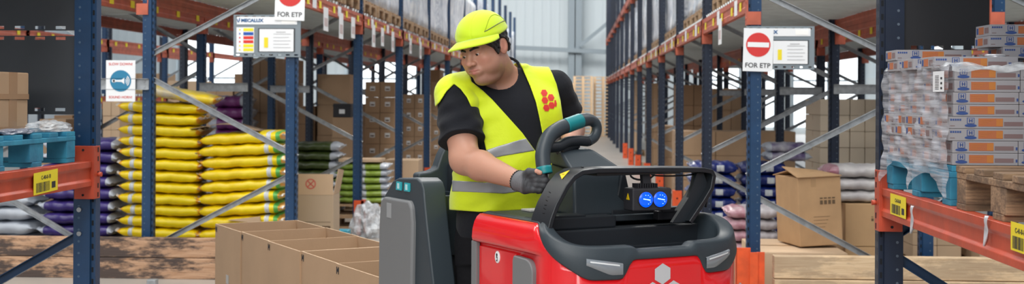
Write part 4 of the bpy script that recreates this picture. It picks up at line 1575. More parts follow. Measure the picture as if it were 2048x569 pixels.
# delivery sheet stuck on the film
p0, p1 = hit(1866, 184, 'x', xs - 0.012), hit(1888, 142, 'x', xs - 0.012)
b = MB().box(xs - 0.0125, xs - 0.0115, p1.y, p0.y, p0.z, p1.z, 0)
for k in range(9):
    zz = p0.z + (p1.z - p0.z) * (0.12 + 0.08 * k)
    b.box(xs - 0.013, xs - 0.0125, p1.y + (p0.y - p1.y) * 0.45, p1.y + (p0.y - p1.y) * 0.8, zz, zz + 0.002, 1)
    if k % 3 == 0:
        b.box(xs - 0.013, xs - 0.0125, p1.y + (p0.y - p1.y) * 0.15, p1.y + (p0.y - p1.y) * 0.3, zz, zz + 0.008, 1)
b.build('delivery_label', [M_white, M_ink], fo)

# ------------------------------------------------------------------ open cartons behind the truck
TA = YAW + math.radians(28.9)          # heading of the truck in the world
def K2W(x, y, z=0.0):                   # camera aligned floor frame -> world
    c, s = math.cos(YAW), math.sin(YAW)
    return Vector((x * c - y * s, x * s + y * c, z))


TO = K2W(0.498, 4.1406)
TM = Matrix.Translation(TO) @ Matrix.Rotation(TA, 4, 'Z')


def open_carton(w, d, h, t=0.005):
    b = MB()
    b.box(-w / 2, w / 2, -d / 2, d / 2, 0, t, 0)
    for x0, x1, y0, y1 in ((-w / 2, -w / 2 + t, -d / 2, d / 2), (w / 2 - t, w / 2, -d / 2, d / 2), (-w / 2 + t, w / 2 - t, -d / 2, -d / 2 + t), (-w / 2 + t, w / 2 - t, d / 2 - t, d / 2)):
        b.box(x0, x1, y0, y1, t, h, 0)
        b.box(x0, x1, y0, y1, h, h + 0.001, 1)
    return b.mesh('carton_body', [M_card, M_card_raw])


OC = open_carton(0.50, 0.495, 0.86 - 0.26)
mk = MB()
for x0, z0, x1, z1 in ((0, 0, 0, 1), (0, 1, 0.5, 0.35), (0.5, 0.35, 1, 1), (1, 1, 1, 0)):
    mk.bar((-0.001, -(x0 * 0.022), z0 * 0.032), (-0.001, -(x1 * 0.022), z1 * 0.032), 0.006, 0.001, (1, 0, 0))
mkm = mk.mesh('printed_mark', M_ink)
st = MB().box(-0.0015, 0, -0.03, 0.02, 0, 0.05).mesh('sticker', pm('grey_sticker', (0.42, 0.40, 0.38), 0.6))
nm = ['nearest the truck', 'second from the truck', 'middle of the five', 'fourth from the truck', 'farthest from the truck']
ybase = [1.447, 1.935, 2.43, 2.92, 3.41]
for k in range(5):
    y_ = ybase[k] + 0.2475
    p = TM @ Vector((-0.40 + 0.25 + (0.0, 0.006, -0.002, 0.004, -0.004)[k], y_, 0.244))
    r_ = thing('open_carton', 'tall open brown carton on the forks, ' + nm[k], 'carton', p, TA + (0.004, -0.006, 0.003, 0.0, 0.004)[k])
    r_['group'] = 'open cartons on the truck forks'
    linked('carton_body', OC, r_)
    linked('printed_mark', mkm, r_, (-0.2505, 0.235, 0.555))
    if k == 4:
        linked('sticker', st, r_, (-0.2505, 0.0, 0.28))
for k, y_ in ((0, 1.447 + 0.62), (1, 2.72 + 0.6)):
    p = TM @ Vector((-0.0, y_, 0.10))
    o = linked('wooden_pallet', PAL_ME, None, p, (0, 0, TA))
    o.scale = (0.66, 1.22, 1)
    tag(o, 'wooden pallet on the forks under the %s open cartons' % ('nearer' if k == 0 else 'farther'), 'pallet')
# ------------------------------------------------------------------ the order picking truck
truck = thing('pallet_truck', 'red and charcoal ride on pallet truck with blue spotlights, carrying open cartons', 'pallet truck', TO, TA)
M_red = pm('truck_red', (0.74, 0.007, 0.012), 0.26, coat=0.7, spec=0.5)
M_char = pm('charcoal_plastic', (0.030, 0.042, 0.052), 0.45, bump=0.08, bscale=500)
M_char2 = pm('dark_charcoal', (0.014, 0.019, 0.025), 0.5, bump=0.08, bscale=500)
M_grey = pm('grey_plastic', (0.17, 0.175, 0.18), 0.5, bump=0.06, bscale=500)
M_blk = pm('black_metal', (0.010, 0.013, 0.017), 0.38)
M_teal = pm('teal_rubber', (0.0, 0.20, 0.22), 0.45)
M_lens = pm('lamp_lens', (0.30, 0.33, 0.36), 0.12, 0.4)
M_logo = pm('logo_silver', (0.55, 0.56, 0.58), 0.4)
HW = 0.395


def outline(n=96, off=0.0, yr=0.60):
    """plan outline of the hood from rear left round the front to rear right; returns (x, y, nx, ny, s)"""
    pts = []
    ex = 3.0
    yc, ry = 0.21, 0.235
    for k in range(8):
        y = yr + (yc - yr) * k / 8
        pts.append((-HW, y))
    m = n
    for k in range(m + 1):
        a = math.pi + math.pi * k / m
        c, s = math.cos(a), math.sin(a)
        pts.append((HW * math.copysign(abs(c) ** (2 / ex), c), yc + ry * math.copysign(abs(s) ** (2 / ex), s)))
    for k in range(1, 9):
        y = yc + (yr - yc) * k / 8
        pts.append((HW, y))
    # resample evenly
    P = np.array(pts)
    d = np.r_[0, np.cumsum(np.hypot(*np.diff(P, axis=0).T))]
    t = np.linspace(0, d[-1], 150)
    X, Y = np.interp(t, d, P[:, 0]), np.interp(t, d, P[:, 1])
    tx, ty = np.gradient(X), np.gradient(Y)
    l = np.hypot(tx, ty)
    nx, ny = ty / l * -1, tx / l
    # outward normal: for the left side should be -x
    if nx[2] > 0:
        nx, ny = -nx, -ny
    return X + nx * off, Y + ny * off, nx, ny


OX, OY, NX, NY = outline()


def sstep(a, b, x):
    t = np.clip((x - a) / (b - a), 0, 1)
    return t * t * (3 - 2 * t)


def z_rim(x, y):
    """height of the outer rim"""
    side = sstep(-0.01, 0.20, y)
    return 1.118 + (1.190 - 1.118) * side


def z_collar(x, y):
    """lower edge of the dark collar"""
    ax = abs(x)
    side = sstep(0.02, 0.20, y)
    front = 1.078 - 0.062 * (sstep(0.135, 0.165, ax))
    cornr = front + (1.055 - 1.016) * sstep(0.27, 0.36, ax)
    return cornr * (1 - side) + 1.183 * side


ZR_ = np.array([float(z_rim(x, y)) for x, y in zip(OX, OY)])
ZC_ = np.array([float(z_collar(x, y)) for x, y in zip(OX, OY)])
ZC_ = np.convolve(np.pad(ZC_, 1, 'edge'), [0.25, 0.5, 0.25], 'valid')


def ringrows(fn):
    return [[fn(i, k) for i in range(len(OX))] for k in range(0)]


# red hood skin
rows = []
for i in range(len(OX)):
    x, y, nx, ny = OX[i], OY[i], NX[i], NY[i]
    zc, zr = ZC_[i], ZR_[i]
    side = float(sstep(0.10, 0.22, y))
    col_ = []

    def P(z, ins):
        col_.append((x - nx * ins, y - ny * ins, z))
    belly = 0.010
    P(0.22, 0.035)
    P(0.32, 0.012)
    P(0.60, 0.006)
    P(0.90, 0.016 * side)
    P(1.040, 0.020 * side)
    P(1.078, 0.020 * side)
    P(1.083, 0.018 * side)
    P(1.087, -0.001 * side)
    zt_ = zc
    z1 = 1.096
    lim = lambda z: min(z, zc)
    P(lim(1.10), -0.004 * side)
    P(lim(1.130), -0.001)
    P(lim(1.155), 0.006 * side)
    P(lim(1.172), 0.016 * side)
    P(lim(1.182), 0.028 * side)
    P(lim(1.187), 0.045 * side)
    # keep columns monotone where the collar dips low
    for q in range(len(col_)):
        if col_[q][2] > zc:
            col_[q] = (col_[q][0], col_[q][1], zc)
    rows.append(col_)
rb = MB().grid(rows)
hood = rb.build('hood', M_red, truck)
hood.data.polygons.foreach_set('use_smooth', [True] * len(hood.data.polygons))

# dark collar: lower outer edge, up over the rim, and down into the tray
rows = []
for i in range(len(OX)):
    x, y, nx, ny = OX[i], OY[i], NX[i], NY[i]
    zc, zr = ZC_[i], ZR_[i]
    side = float(sstep(0.10, 0.22, y))
    ax = abs(x)
    notch = 0.014 * (1 - float(sstep(0.105, 0.125, ax))) * (1 - float(sstep(0.0, 0.1, y)))
    top = zr - notch
    prof = []

    def P(z, ins):
        prof.append((x - nx * ins, y - ny * ins, z))
    s0 = 0.045 * side
    P(zc - 0.004, 0.012 + s0)
    P(zc - 0.004, -0.003 + s0)
    P(zc + 0.002, -0.006 + s0)
    mid = zc + (top - zc) * 0.55
    P(mid, -0.004 + s0 * 1.0 + 0.004)
    P(top - 0.008, 0.004 + s0)
    P(top - 0.001, 0.010 + s0)
    P(top, 0.020 + s0)
    P(top, 0.050 + 0.5 * s0)
    P(top - 0.004, 0.058 + 0.4 * s0)
    P(top - 0.014, 0.062 + 0.4 * s0)
    P(1.00, 0.070 + 0.4 * s0)
    rows.append(prof)
co = MB().grid(rows).build('hood_collar', M_char, truck)

# deck, tray and shelf
b = MB()
b.prism([(-0.345, 0.60), (-0.345, 0.28), (0.345, 0.28), (0.345, 0.60)], 1.165, 1.188, 'z')
b.bbox(-0.34, 0.34, 0.585, 0.606, 0.30, 1.186, 0.008)
bevel(b.build('rear_deck', M_char, truck), 0.004)
b = MB()
b.prism([(-0.36, 0.30), (-0.36, 0.12), (-0.25, 0.035), (0.25, 0.035), (0.36, 0.12), (0.36, 0.30)], 0.995, 1.005, 'z')
b.build('tray_floor', M_char2, truck)
b = MB()
b.bbox(-0.34, 0.34, 0.215, 0.30, 1.0, 1.150, 0.006)
b.bbox(-0.33, 0.33, 0.20, 0.225, 1.0, 1.090, 0.004)
b.bbox(-0.335, -0.02, 0.24, 0.34, 1.150, 1.192, 0.006)
b.bbox(-0.27, -0.14, 0.245, 0.33, 1.190, 1.199, 0.004)
b.build('shelf', M_char2, truck)

# grab frame
pl_ = [(-0.348, 1.165), (-0.338, 1.20), (-0.318, 1.245), (-0.280, 1.305), (-0.250, 1.336), (-0.221, 1.350), (-0.16, 1.355), (0.10, 1.352), (0.28, 1.347), (0.318, 1.341), (0.328, 1.325), (0.318, 1.28), (0.285, 1.235), (0.225, 1.165)]
rows = []
for i, (x, z) in enumerate(pl_):
    a = Vector((x, z))
    p_, n_ = Vector(pl_[max(i - 1, 0)]), Vector(pl_[min(i + 1, len(pl_) - 1)])
    d = (n_ - p_).normalized()
    nn = Vector((-d.y, d.x))
    t = 0.0085
    w0, w1 = 0.138, 0.262
    o_, i_ = a + nn * t, a - nn * t
    rows.append([(o_.x, w0, o_.y), (o_.x, w1, o_.y), (i_.x, w1, i_.y), (i_.x, w0, i_.y)])
fb = MB().grid(rows, closed=True, smooth=False)
frame_ = bevel(fb.build('grab_frame', M_blk, truck), 0.004)
b = MB()
b.bbox(-0.15, 0.20, 0.165, 0.245, 1.335, 1.350, 0.004)
b.disc((-0.185, 0.20, 1.364), 0.004, 'z', 10, 0.006)
b.build('frame_rib', M_blk, truck)
# gusset at the right foot
b = MB().prism([(0.165, 1.165), (0.235, 1.165), (0.300, 1.25), (0.315, 1.30), (0.30, 1.335), (0.27, 1.335), (0.235, 1.25)], 0.165, 0.180, 'y')
b.build('frame_gusset', M_char2, truck)
b = MB().tube([(0.30 + 0.035 * math.sin(t * 2.2), 0.19, 1.34 - 0.13 * t) for t in np.linspace(0, 1, 10)], 0.004, 6)
b.tube([(0.06 + 0.05 * math.cos(t), 0.20, 1.335 + 0.02 * math.sin(t)) for t in np.linspace(math.pi, 2 * math.pi, 9)], 0.0035, 6)
b.tube([(0.20 + 0.05 * math.cos(t) * 2, 0.20, 1.333 + 0.008 * math.sin(t)) for t in np.linspace(math.pi, 2 * math.pi, 9)], 0.003, 6)
b.build('cable', M_ink, truck)


def tri_sign(name, parent, c, u, v, n, s):
    c, u, v, n = Vector(c), Vector(u).normalized(), Vector(v).normalized(), Vector(n).normalized()
    b = MB()
    for k, (sc, mi, e) in enumerate(((1.0, 0, 0.0012), (0.0, 1, 0.002))):
        if k == 0:
            P = [c + u * (-s / 2) + v * (-s * 0.4), c + u * (s / 2) + v * (-s * 0.4), c + v * (s * 0.5)]
        else:
            P = [c + u * (-s * 0.05) + v * (-s * 0.22), c + u * (s * 0.05) + v * (-s * 0.22), c + u * (s * 0.03) + v * (s * 0.16), c + u * (-s * 0.03) + v * (s * 0.16)]
        m = len(P)
        b.add([p for p in P] + [p + n * e for p in P], [tuple(range(m))[::-1], tuple(range(m, 2 * m))] + [(i, (i + 1) % m, m + (i + 1) % m, m + i) for i in range(m)], mi)
    return b.build(name, [pm('warning_yellow', (0.85, 0.60, 0.0), 0.5), pm('warning_brown', (0.45, 0.25, 0.0), 0.6)], parent)


dl = Vector((-0.300 + 0.240, 1.330 - 1.352)).normalized()
tri_sign('warning_triangle', frame_, (-0.2578, 0.205, 1.3413), (0.62, 0, 0.6), (0, 1, 0), (-0.7, 0, 0.7), 0.042)
# small running scratch logo on the left leg
b = MB()
for k in range(6):
    zc_ = 1.215 + 0.013 * k
    xk = float(np.interp(zc_, [1.165, 1.20, 1.245, 1.305], [-0.348, -0.338, -0.318, -0.280])) - 0.0095
    b.bar((xk, 0.185 + 0.004 * k, zc_), (xk, 0.198 + 0.004 * k, zc_ + 0.004 * (k % 2)), 0.003, 0.001, (1, 0, 0))
b.build('embossed_mark', pm('mark_dark', (0.001, 0.001, 0.001), 0.8), frame_)

# twin blue spotlight
sl = thing('spotlight', '', '')
for k in ('label', 'category'):
    if k in sl: del sl[k]
sl.name = 'spotlight'
sl.parent = truck
sl.location = (0.062, 0.165, 1.252)
sl.rotation_euler = (0, 0, math.radians(-8))
bevel(MB().box(-0.075, 0.075, -0.03, 0.045, -0.040, 0.038).build('housing', M_ink, sl), 0.006)
b = MB()
for k in range(9):
    b.box(-0.04 + 0.009 * k, -0.036 + 0.009 * k, 0.0, 0.045, 0.038, 0.052)
b.build('heat_sink', M_ink, sl)
M_bl = pm('blue_lamp', (0.0, 0.02, 0.6), 0.2, emis=(0.0, 0.09, 1.0), estr=1.3)
M_led = pm('blue_led', (0.6, 0.8, 1.0), 0.2, emis=(0.25, 0.55, 1.0), estr=5.0)
for sx in (-0.0275, 0.0275):
    b = MB().tube([(sx, -0.029, 0), (sx, -0.036, 0)], [0.0275, 0.0275], 28)
    o = b.build('bezel', M_ink, sl)
    rows = []
    for r_, y_ in ((0.0262, -0.0365), (0.024, -0.038), (0.017, -0.041), (0.009, -0.0425), (0.001, -0.043)):
        rows.append([(sx + r_ * math.cos(a), y_, r_ * math.sin(a)) for a in np.linspace(0, 2 * math.pi, 29)[:-1]])
    MB().grid(rows, closed=True).build('lens', M_bl, sl)
    b = MB()
    for k in range(5):
        b.disc((sx - 0.011 + 0.0055 * k, -0.0432, 0.003 - 0.001 * k), 0.0017, 'y', 8, 0.002)
    for a in (0.6, 1.2, 1.8, -0.5, -1.1):
        b.disc((sx + 0.016 * math.cos(a), -0.0412, 0.016 * math.sin(a)), 0.0009, 'y', 8, 0.002)
    b.build('led', M_led, sl)
tri_sign('warning_triangle', sl, (-0.0755, 0.005, 0.008), (0, -1, 0), (0, 0, 1), (-1, 0, 0), 0.024)
MB().bar((0.0, 0.02, 0.05), (0.0, 0.03, 0.095), 0.03, 0.02, (0, 1, 0)).build('bracket', M_ink, sl)
# small holder right of the lamp
b = MB().bbox(0.15, 0.235, 0.23, 0.26, 1.168, 1.20, 0.004).bbox(0.165, 0.22, 0.225, 0.25, 1.195, 1.212, 0.003)
b.build('holder', M_ink, truck)

# head lamps set in the collar corners
for sgn in (-1, 1):
    pts_in = []
    xs0, xs1 = 0.163, 0.298
    idx = [i for i in range(len(OX)) if sgn * OX[i] >= xs0 and sgn * OX[i] <= xs1 and OY[i] < 0.19]
    idx.sort(key=lambda i: abs(OX[i]))
    rows = []
    for i in idx:
        t = (abs(OX[i]) - xs0) / (xs1 - xs0)
        zt1 = 1.064 + 0.020 * t
        zb1 = 1.026 + 0.038 * max(0, t - 0.35) / 0.65
        x, y, nx, ny = OX[i], OY[i], NX[i], NY[i]
        e = 0.0055
        rows.append([(x + nx * 0.0, y + ny * 0.0, zt1), (x + nx * e, y + ny * e, zt1 - 0.002), (x + nx * e, y + ny * e, zb1 + 0.002), (x, y, zb1)])
    o = MB().grid(rows, smooth=True).build('head_lamp', M_lens, truck)
    b = MB()
    rows = []
    for i in idx[1:-1]:
        t = (abs(OX[i]) - xs0) / (xs1 - xs0)
        zt1 = 1.064 + 0.020 * t
        x, y, nx, ny = OX[i], OY[i], NX[i], NY[i]
        rows.append([(x + nx * 0.0065, y + ny * 0.0065, zt1 - 0.006), (x + nx * 0.0065, y + ny * 0.0065, zt1 - 0.011)])
    b.grid(rows)
    b.build('light_strip', pm('lamp_strip', (0.75, 0.78, 0.8), 0.3), o)

# hexagon emblem on the front, following the curve
front_bvh = BVHTree.FromPolygons([v.co[:] for v in hood.data.vertices], [p.vertices[:] for p in hood.data.polygons])


def hexpatch(b, cx, cz, rx, rz_, mi=0, n=6, off=0.0015):
    P = []
    for k in range(n):
        a = math.pi / 2 + 2 * math.pi * k / n
        P.append((cx + rx * math.cos(a), cz + rz_ * math.sin(a)))
    vs = []
    for x, z in [(cx, cz)] + P:
        h_ = front_bvh.ray_cast(Vector((x, -1, z)), Vector((0, 1, 0)))
        y = h_[0].y if h_[0] else -0.02
        vs.append((x, y - off, z))
    b.add(vs, [(0, 1 + k, 1 + (k + 1) % n) for k in range(n)], mi)


b = MB()
for cx, cz in ((-0.014, 1.021), (-0.054, 0.962), (0.030, 0.962), (-0.014, 0.900), (0.075, 1.018 - 0.12)):
    hexpatch(b, cx, cz, 0.036, 0.035)
b.build('emblem', M_logo, truck, fix=False)
b = MB()
rows = []
for x in np.linspace(-0.32, -0.19, 12):
    rr = []
    for z in (0.962, 0.978):
        h_ = front_bvh.ray_cast(Vector((x, -1, z)), Vector((0, 1, 0)))
        rr.append((x, (h_[0].y if h_[0] else 0) - 0.0015, z))
    rows.append(rr)
b.grid(rows)
b.build('name_strip', M_logo, truck, fix=False)

# left side: service panel, sticker, grey grille insert, grey rear edge
b = MB()
b.bbox(-HW - 0.0005, -HW + 0.018, 0.575, 0.612, 0.2, 1.086, 0.004)
b.build('edge_trim', M_grey, truck)
b = MB()
b.box(-HW + 0.012, -HW + 0.024, 0.30, 0.57, 0.30, 1.070, 0)
b.build('service_panel', M_red, truck)
# grille insert with rounded top
pts = [(0.165, 0.35), (0.165, 0.98)] + [(0.215 - 0.05 * math.cos(a), 1.02 + 0.045 * math.sin(a)) for a in np.linspace(0, math.pi / 2, 8)] + [(0.292, 1.068), (0.300, 1.05), (0.300, 0.35)]
b = MB().prism(pts, -HW - 0.005, -HW + 0.02, 'x')
gi = bevel(b.build('side_grille', M_grey, truck), 0.005)
b = MB()
for z in (0.95, 0.90, 0.85, 0.80):
    b.bbox(-HW - 0.008, -HW - 0.004, 0.19, 0.27, z, z + 0.022, 0.002)
b.build('grille_slat', M_grey, gi)
p = (0.432, 1.045)
st_ = MB().disc((-HW + 0.011, p[0], p[1]), 0.017, 'x', 28, 0.003, 0, ry=0.021)
st_.disc((-HW + 0.009, p[0], p[1]), 0.0145, 'x', 28, 0.0025, 2, ry=0.018)
st_.box(-HW + 0.007, -HW + 0.008, p[0] - 0.005, p[0] + 0.005, p[1] - 0.014, p[1] + 0.002, 1)
st_.disc((-HW + 0.0075, p[0], p[1] + 0.008), 0.0055, 'x', 14, 0.001, 1)
st_.box(-HW + 0.0065, -HW + 0.0075, p[0] - 0.0022, p[0] + 0.0022, p[1] - 0.010, p[1] - 0.002, 0)
st_.build('round_sticker', [M_white, M_ink, pm('sticker_white', (0.85, 0.85, 0.84), 0.5)], truck)

# steering console
def hull(b, bot, top, mi=0):
    n = len(bot)
    b.add(list(bot) + list(top), [tuple(range(n))[::-1], tuple(range(n, 2 * n))] + [(i, (i + 1) % n, n + (i + 1) % n, n + i) for i in range(n)], mi)


b = MB()
hull(b, [(-0.155, 0.30, 1.185), (0.115, 0.30, 1.185), (0.17, 0.60, 1.185), (-0.12, 0.60, 1.185)],
     [(-0.13, 0.345, 1.345), (0.06, 0.33, 1.345), (0.06, 0.52, 1.365), (-0.12, 0.52, 1.365)])
con = bevel(b.build('console', M_char, truck), 0.012, 3)
b = MB()
hull(b, [(-0.150, 0.325, 1.345), (0.075, 0.315, 1.338), (0.075, 0.54, 1.365), (-0.14, 0.54, 1.365)],
     [(-0.155, 0.40, 1.412), (-0.02, 0.39, 1.415), (-0.01, 0.50, 1.425), (-0.14, 0.50, 1.425)])
bevel(b.build('console_head', M_char, truck), 0.014, 3)
b = MB()
hull(b, [(0.03, 0.312, 1.25), (0.10, 0.30, 1.185), (0.16, 0.58, 1.185), (0.07, 0.52, 1.29)],
     [(0.05, 0.312, 1.335), (0.066, 0.31, 1.335), (0.09, 0.54, 1.345), (0.07, 0.54, 1.345)])
bevel(b.build('console_cheek', M_char2, truck), 0.01, 3)
b = MB()
b.bbox(0.0, 0.335, 0.30, 0.34, 1.180, 1.205, 0.006)
b.build('deck_ridge', M_char2, truck)
MB().bbox(-0.215, -0.115, 0.50, 0.57, 1.189, 1.196, 0.002).build('note_plate', pm('paper_grey', (0.55, 0.55, 0.52), 0.6), truck)

# steering handle: D shaped loop
def spl(pts, n=60, closed=False):
    P = np.array(pts, float)
    t = np.r_[0, np.cumsum(np.linalg.norm(np.diff(P, axis=0), axis=1))]
    out = []
    m = len(P)
    for u in np.linspace(0, t[-1], n):
        i = min(max(np.searchsorted(t, u) - 1, 0), m - 2)
        s = (u - t[i]) / (t[i + 1] - t[i])
        p0, p1, p2, p3 = P[max(i - 1, 0)], P[i], P[i + 1], P[min(i + 2, m - 1)]
        out.append(0.5 * ((2 * p1) + (-p0 + p2) * s + (2 * p0 - 5 * p1 + 4 * p2 - p3) * s * s + (-p0 + 3 * p1 - 3 * p2 + p3) * s ** 3))
    return [tuple(q) for q in out]


ring_pts = [(-0.252, 0.335, 1.335), (-0.254, 0.345, 1.372), (-0.246, 0.36, 1.412), (-0.212, 0.38, 1.461), (-0.162, 0.395, 1.489), (-0.110, 0.405, 1.504), (-0.050, 0.42, 1.518), (-0.010, 0.43, 1.519), (0.015, 0.43, 1.505), (0.019, 0.43, 1.480), (0.004, 0.425, 1.456), (-0.025, 0.42, 1.443)]
sw = spl(ring_pts, 70)
wheel = MB().tube(sw, [0.0265 if k < 45 else 0.0265 - 0.0075 * min(1, (k - 45) / 12) for k in range(70)], 18).build('steering_handle', M_char, truck)
sp = spl([(-0.025, 0.42, 1.443), (-0.075, 0.41, 1.446), (-0.125, 0.40, 1.442), (-0.165, 0.39, 1.428), (-0.225, 0.37, 1.425)], 24)
b = MB().tube(sp, 0.019, 14)
b.tube(spl([(-0.07, 0.425, 1.437), (-0.11, 0.42, 1.425), (-0.15, 0.41, 1.412)], 10), 0.022, 12)
b.build('handle_spoke', M_char2, truck)
seg = [k for k in range(70) if -0.135 < sw[k][0] < -0.058 and sw[k][2] > 1.47]
MB().tube([sw[k] for k in seg], 0.0272, 18).build('teal_grip', M_teal, truck)
seg = [k for k in range(70) if sw[k][2] < 1.362 and k < 20]
MB().tube([sw[k] for k in seg], 0.0272, 18).build('teal_grip', M_teal, truck)

# operator side pillar (rear left) with grey outer shell, dark body and two teal displays
def side_prof(z):
    """front edge y of the pillar at height z"""
    return np.interp(z, [0.15, 0.50, 0.886, 1.10, 1.20, 1.262], [0.93, 0.93, 0.945, 1.005, 1.03, 1.045])


zs = [0.15, 0.5, 0.886, 1.10, 1.20, 1.240, 1.262]
prof = [(float(side_prof(z)), z) for z in zs]
prof[-1] = (1.060, 1.268)
prof += [(1.10, 1.280), (1.28, 1.270), (1.335, 1.255), (1.385, 1.215), (1.42, 1.19), (1.44, 1.05), (1.45, 0.15)]
b = MB().prism(prof, -HW + 0.005, -HW + 0.105, 'x')
pil = bevel(b.build('pillar', M_char, truck), 0.010, 3, 25)
gp = [(1.105, 0.20), (1.105, 0.90), (1.100, 1.10), (1.112, 1.165), (1.135, 1.188), (1.30, 1.187), (1.385, 1.187), (1.418, 1.165), (1.432, 1.05), (1.440, 0.20)]
b = MB().prism(gp, -HW - 0.014, -HW + 0.02, 'x')
bevel(b.build('pillar_shell', M_grey, truck), 0.012, 4, 25)
MB().bbox(-HW - 0.0155, -HW - 0.0135, 1.30, 1.345, 1.105, 1.165, 0.001).build('label_plate', pm('plate_grey', (0.30, 0.31, 0.32), 0.5), truck)
M_cy = pm('teal_display', (0.02, 0.30, 0.34), 0.2, emis=(0.03, 0.55, 0.65), estr=0.12)
for y0 in (1.155, 1.235):
    b = MB()
    b.add([(-HW + 0.003, y0, 1.222), (-HW + 0.003, y0 + 0.05, 1.222), (-HW + 0.012, y0 + 0.05, 1.256), (-HW + 0.012, y0, 1.256),
           (-HW - 0.001, y0, 1.222), (-HW - 0.001, y0 + 0.05, 1.222), (-HW + 0.001, y0 + 0.05, 1.256), (-HW + 0.001, y0, 1.256)],
          [(3, 2, 1, 0), (4, 5, 6, 7), (0, 1, 5, 4), (1, 2, 6, 5), (2, 3, 7, 6), (3, 0, 4, 7)])
    d_ = b.build('display', M_cy, truck)
    b = MB().box(-HW - 0.002, -HW - 0.001, y0 + 0.015, y0 + 0.035, 1.228, 1.250)
    b.build('display_mark', pm('display_white', (0.5, 0.75, 0.78), 0.3), d_)

# backrest and storage pocket behind the driver
bp = [(-0.29, 0.30), (-0.29, 1.285), (-0.235, 1.292), (-0.205, 1.305), (-0.185, 1.36), (-0.165, 1.395), (-0.13, 1.405), (0.34, 1.405), (0.36, 1.38), (0.36, 0.30)]
b = MB().prism(bp, 1.30, 1.36, 'y')
bk = bevel(b.build('backrest', M_char, truck), 0.012, 3, 25)
b = MB()
b.bbox(-0.165, 0.10, 1.20, 1.30, 0.95, 1.33, 0.02)
b.bbox(-0.155, 0.10, 1.16, 1.22, 1.02, 1.30, 0.02)
bevel(b.build('back_pad', M_char2, truck), 0.004)
b = MB()
b.box(-0.29, -0.16, 1.115, 1.135, 0.975, 1.205).box(-0.29, -0.275, 1.115, 1.30, 0.975, 1.21).box(-0.175, -0.16, 1.115, 1.30, 0.975, 1.21).box(-0.29, -0.16, 1.115, 1.30, 0.965, 0.98)
bevel(b.build('storage_pocket', M_char, truck), 0.004)
MB().bbox(-0.29, 0.36, 1.16, 1.30, 0.22, 0.96, 0.02).build('lower_back', M_char2, truck)
# platform, chassis, forks and wheels down to the floor
MB().bbox(-0.38, 0.38, 0.58, 1.45, 0.12, 0.18, 0.008).build('platform', M_char2, truck)
MB().bbox(-0.37, 0.37, 0.06, 0.62, 0.10, 0.26, 0.02).build('chassis', M_char2, truck)
MB().bbox(-0.38, 0.36, 1.30, 1.42, 0.12, 0.70, 0.01).build('fork_carriage', M_char2, truck)
for x in (-0.19, 0.19):
    b = MB().bbox(x - 0.09, x + 0.09, 1.40, 3.95, 0.045, 0.098, 0.008)
    b.build('fork', M_grey, truck)
    b = MB().tube([(x - 0.05, 3.75, 0.041), (x + 0.05, 3.75, 0.041)], 0.04, 20)
    b.build('fork_roller', M_ink, truck)
for x, y in ((-0.28, 0.30), (0.28, 0.30)):
    MB().tube([(x - 0.04, y, 0.10), (x + 0.04, y, 0.10)], 0.10, 28).build('wheel', M_ink, truck)
# ------------------------------------------------------------------ the driver
def surf(f, lo, hi, h, proj=2):
    """sparse surface nets of the signed field f; returns verts, quads"""
    lo, hi = np.array(lo, float), np.array(hi, float)
    s = 16
    n = np.ceil((hi - lo) / (h * s)).astype(int)
    g = np.stack(np.meshgrid(*[np.arange(k) for k in n], indexing='ij'), -1).reshape(-1, 3) * s
    offs = np.array([(i, j, k) for i in (0, 1) for j in (0, 1) for k in (0, 1)])
    while True:
        c = lo + (g + s / 2) * h
        d = f(c)
        lim = s * h * 0.87 * 1.25 + 1.6 * h if s > 1 else 2.4 * h
        g = g[np.abs(d) < lim]
        if s == 1:
            break
        s //= 2
        g = (g[:, None, :] + offs[None] * s).reshape(-1, 3)
    N = (n * 16 + 3).astype(np.int64)
    key = lambda a: (a[..., 0].astype(np.int64) * N[1] + a[..., 1]) * N[2] + a[..., 2]
    cor = g[:, None, :] + offs[None]
    ck = key(cor)
    uk, inv = np.unique(ck.ravel(), return_inverse=True)
    first = np.zeros((len(uk), 3), int)
    first[inv] = cor.reshape(-1, 3)
    val = f(lo + first * h)[inv].reshape(-1, 8)
    act = (val.min(1) < 0) & (val.max(1) >= 0)
    g, val, cor = g[act], val[act], cor[act]
    acc, cnt = np.zeros((len(g), 3)), np.zeros(len(g))
    for a in range(8):
        for b in range(a + 1, 8):
            if np.abs(offs[a] - offs[b]).sum() != 1:
                continue
            m = (val[:, a] < 0) != (val[:, b] < 0)
            t = val[m, a] / (val[m, a] - val[m, b])
            acc[m] += cor[m, a] + (offs[b] - offs[a]) * t[:, None]
            cnt[m] += 1
    V = lo + acc / cnt[:, None] * h
    gk = key(g)
    o = np.argsort(gk)
    sk = gk[o]

    def look(a):
        k = key(a)
        i = np.clip(np.searchsorted(sk, k), 0, len(sk) - 1)
        return np.where(sk[i] == k, o[i], -1)
    Q = []
    E = np.eye(3, dtype=int)
    for ax in range(3):
        ib = {0: 4, 1: 2, 2: 1}[ax]
        m = (val[:, 0] < 0) != (val[:, ib] < 0)
        c = g[m]
        b_, c_ = E[(ax + 1) % 3], E[(ax + 2) % 3]
        q = np.stack([look(c), look(c - b_), look(c - b_ - c_), look(c - c_)], 1)
        neg = val[m, 0] < 0
        q[~neg] = q[~neg][:, ::-1]
        Q.append(q[(q >= 0).all(1)])
    Q = np.concatenate(Q)
    e = h * 0.4
    for _ in range(proj):
        gr = np.stack([f(V + E[i] * e) - f(V - E[i] * e) for i in range(3)], 1) / (2 * e)
        d = f(V)
        st = d / np.maximum((gr ** 2).sum(1), 0.2)
        st = np.clip(st, -h * 0.5, h * 0.5)
        V = V - gr * st[:, None]
    return V, Q


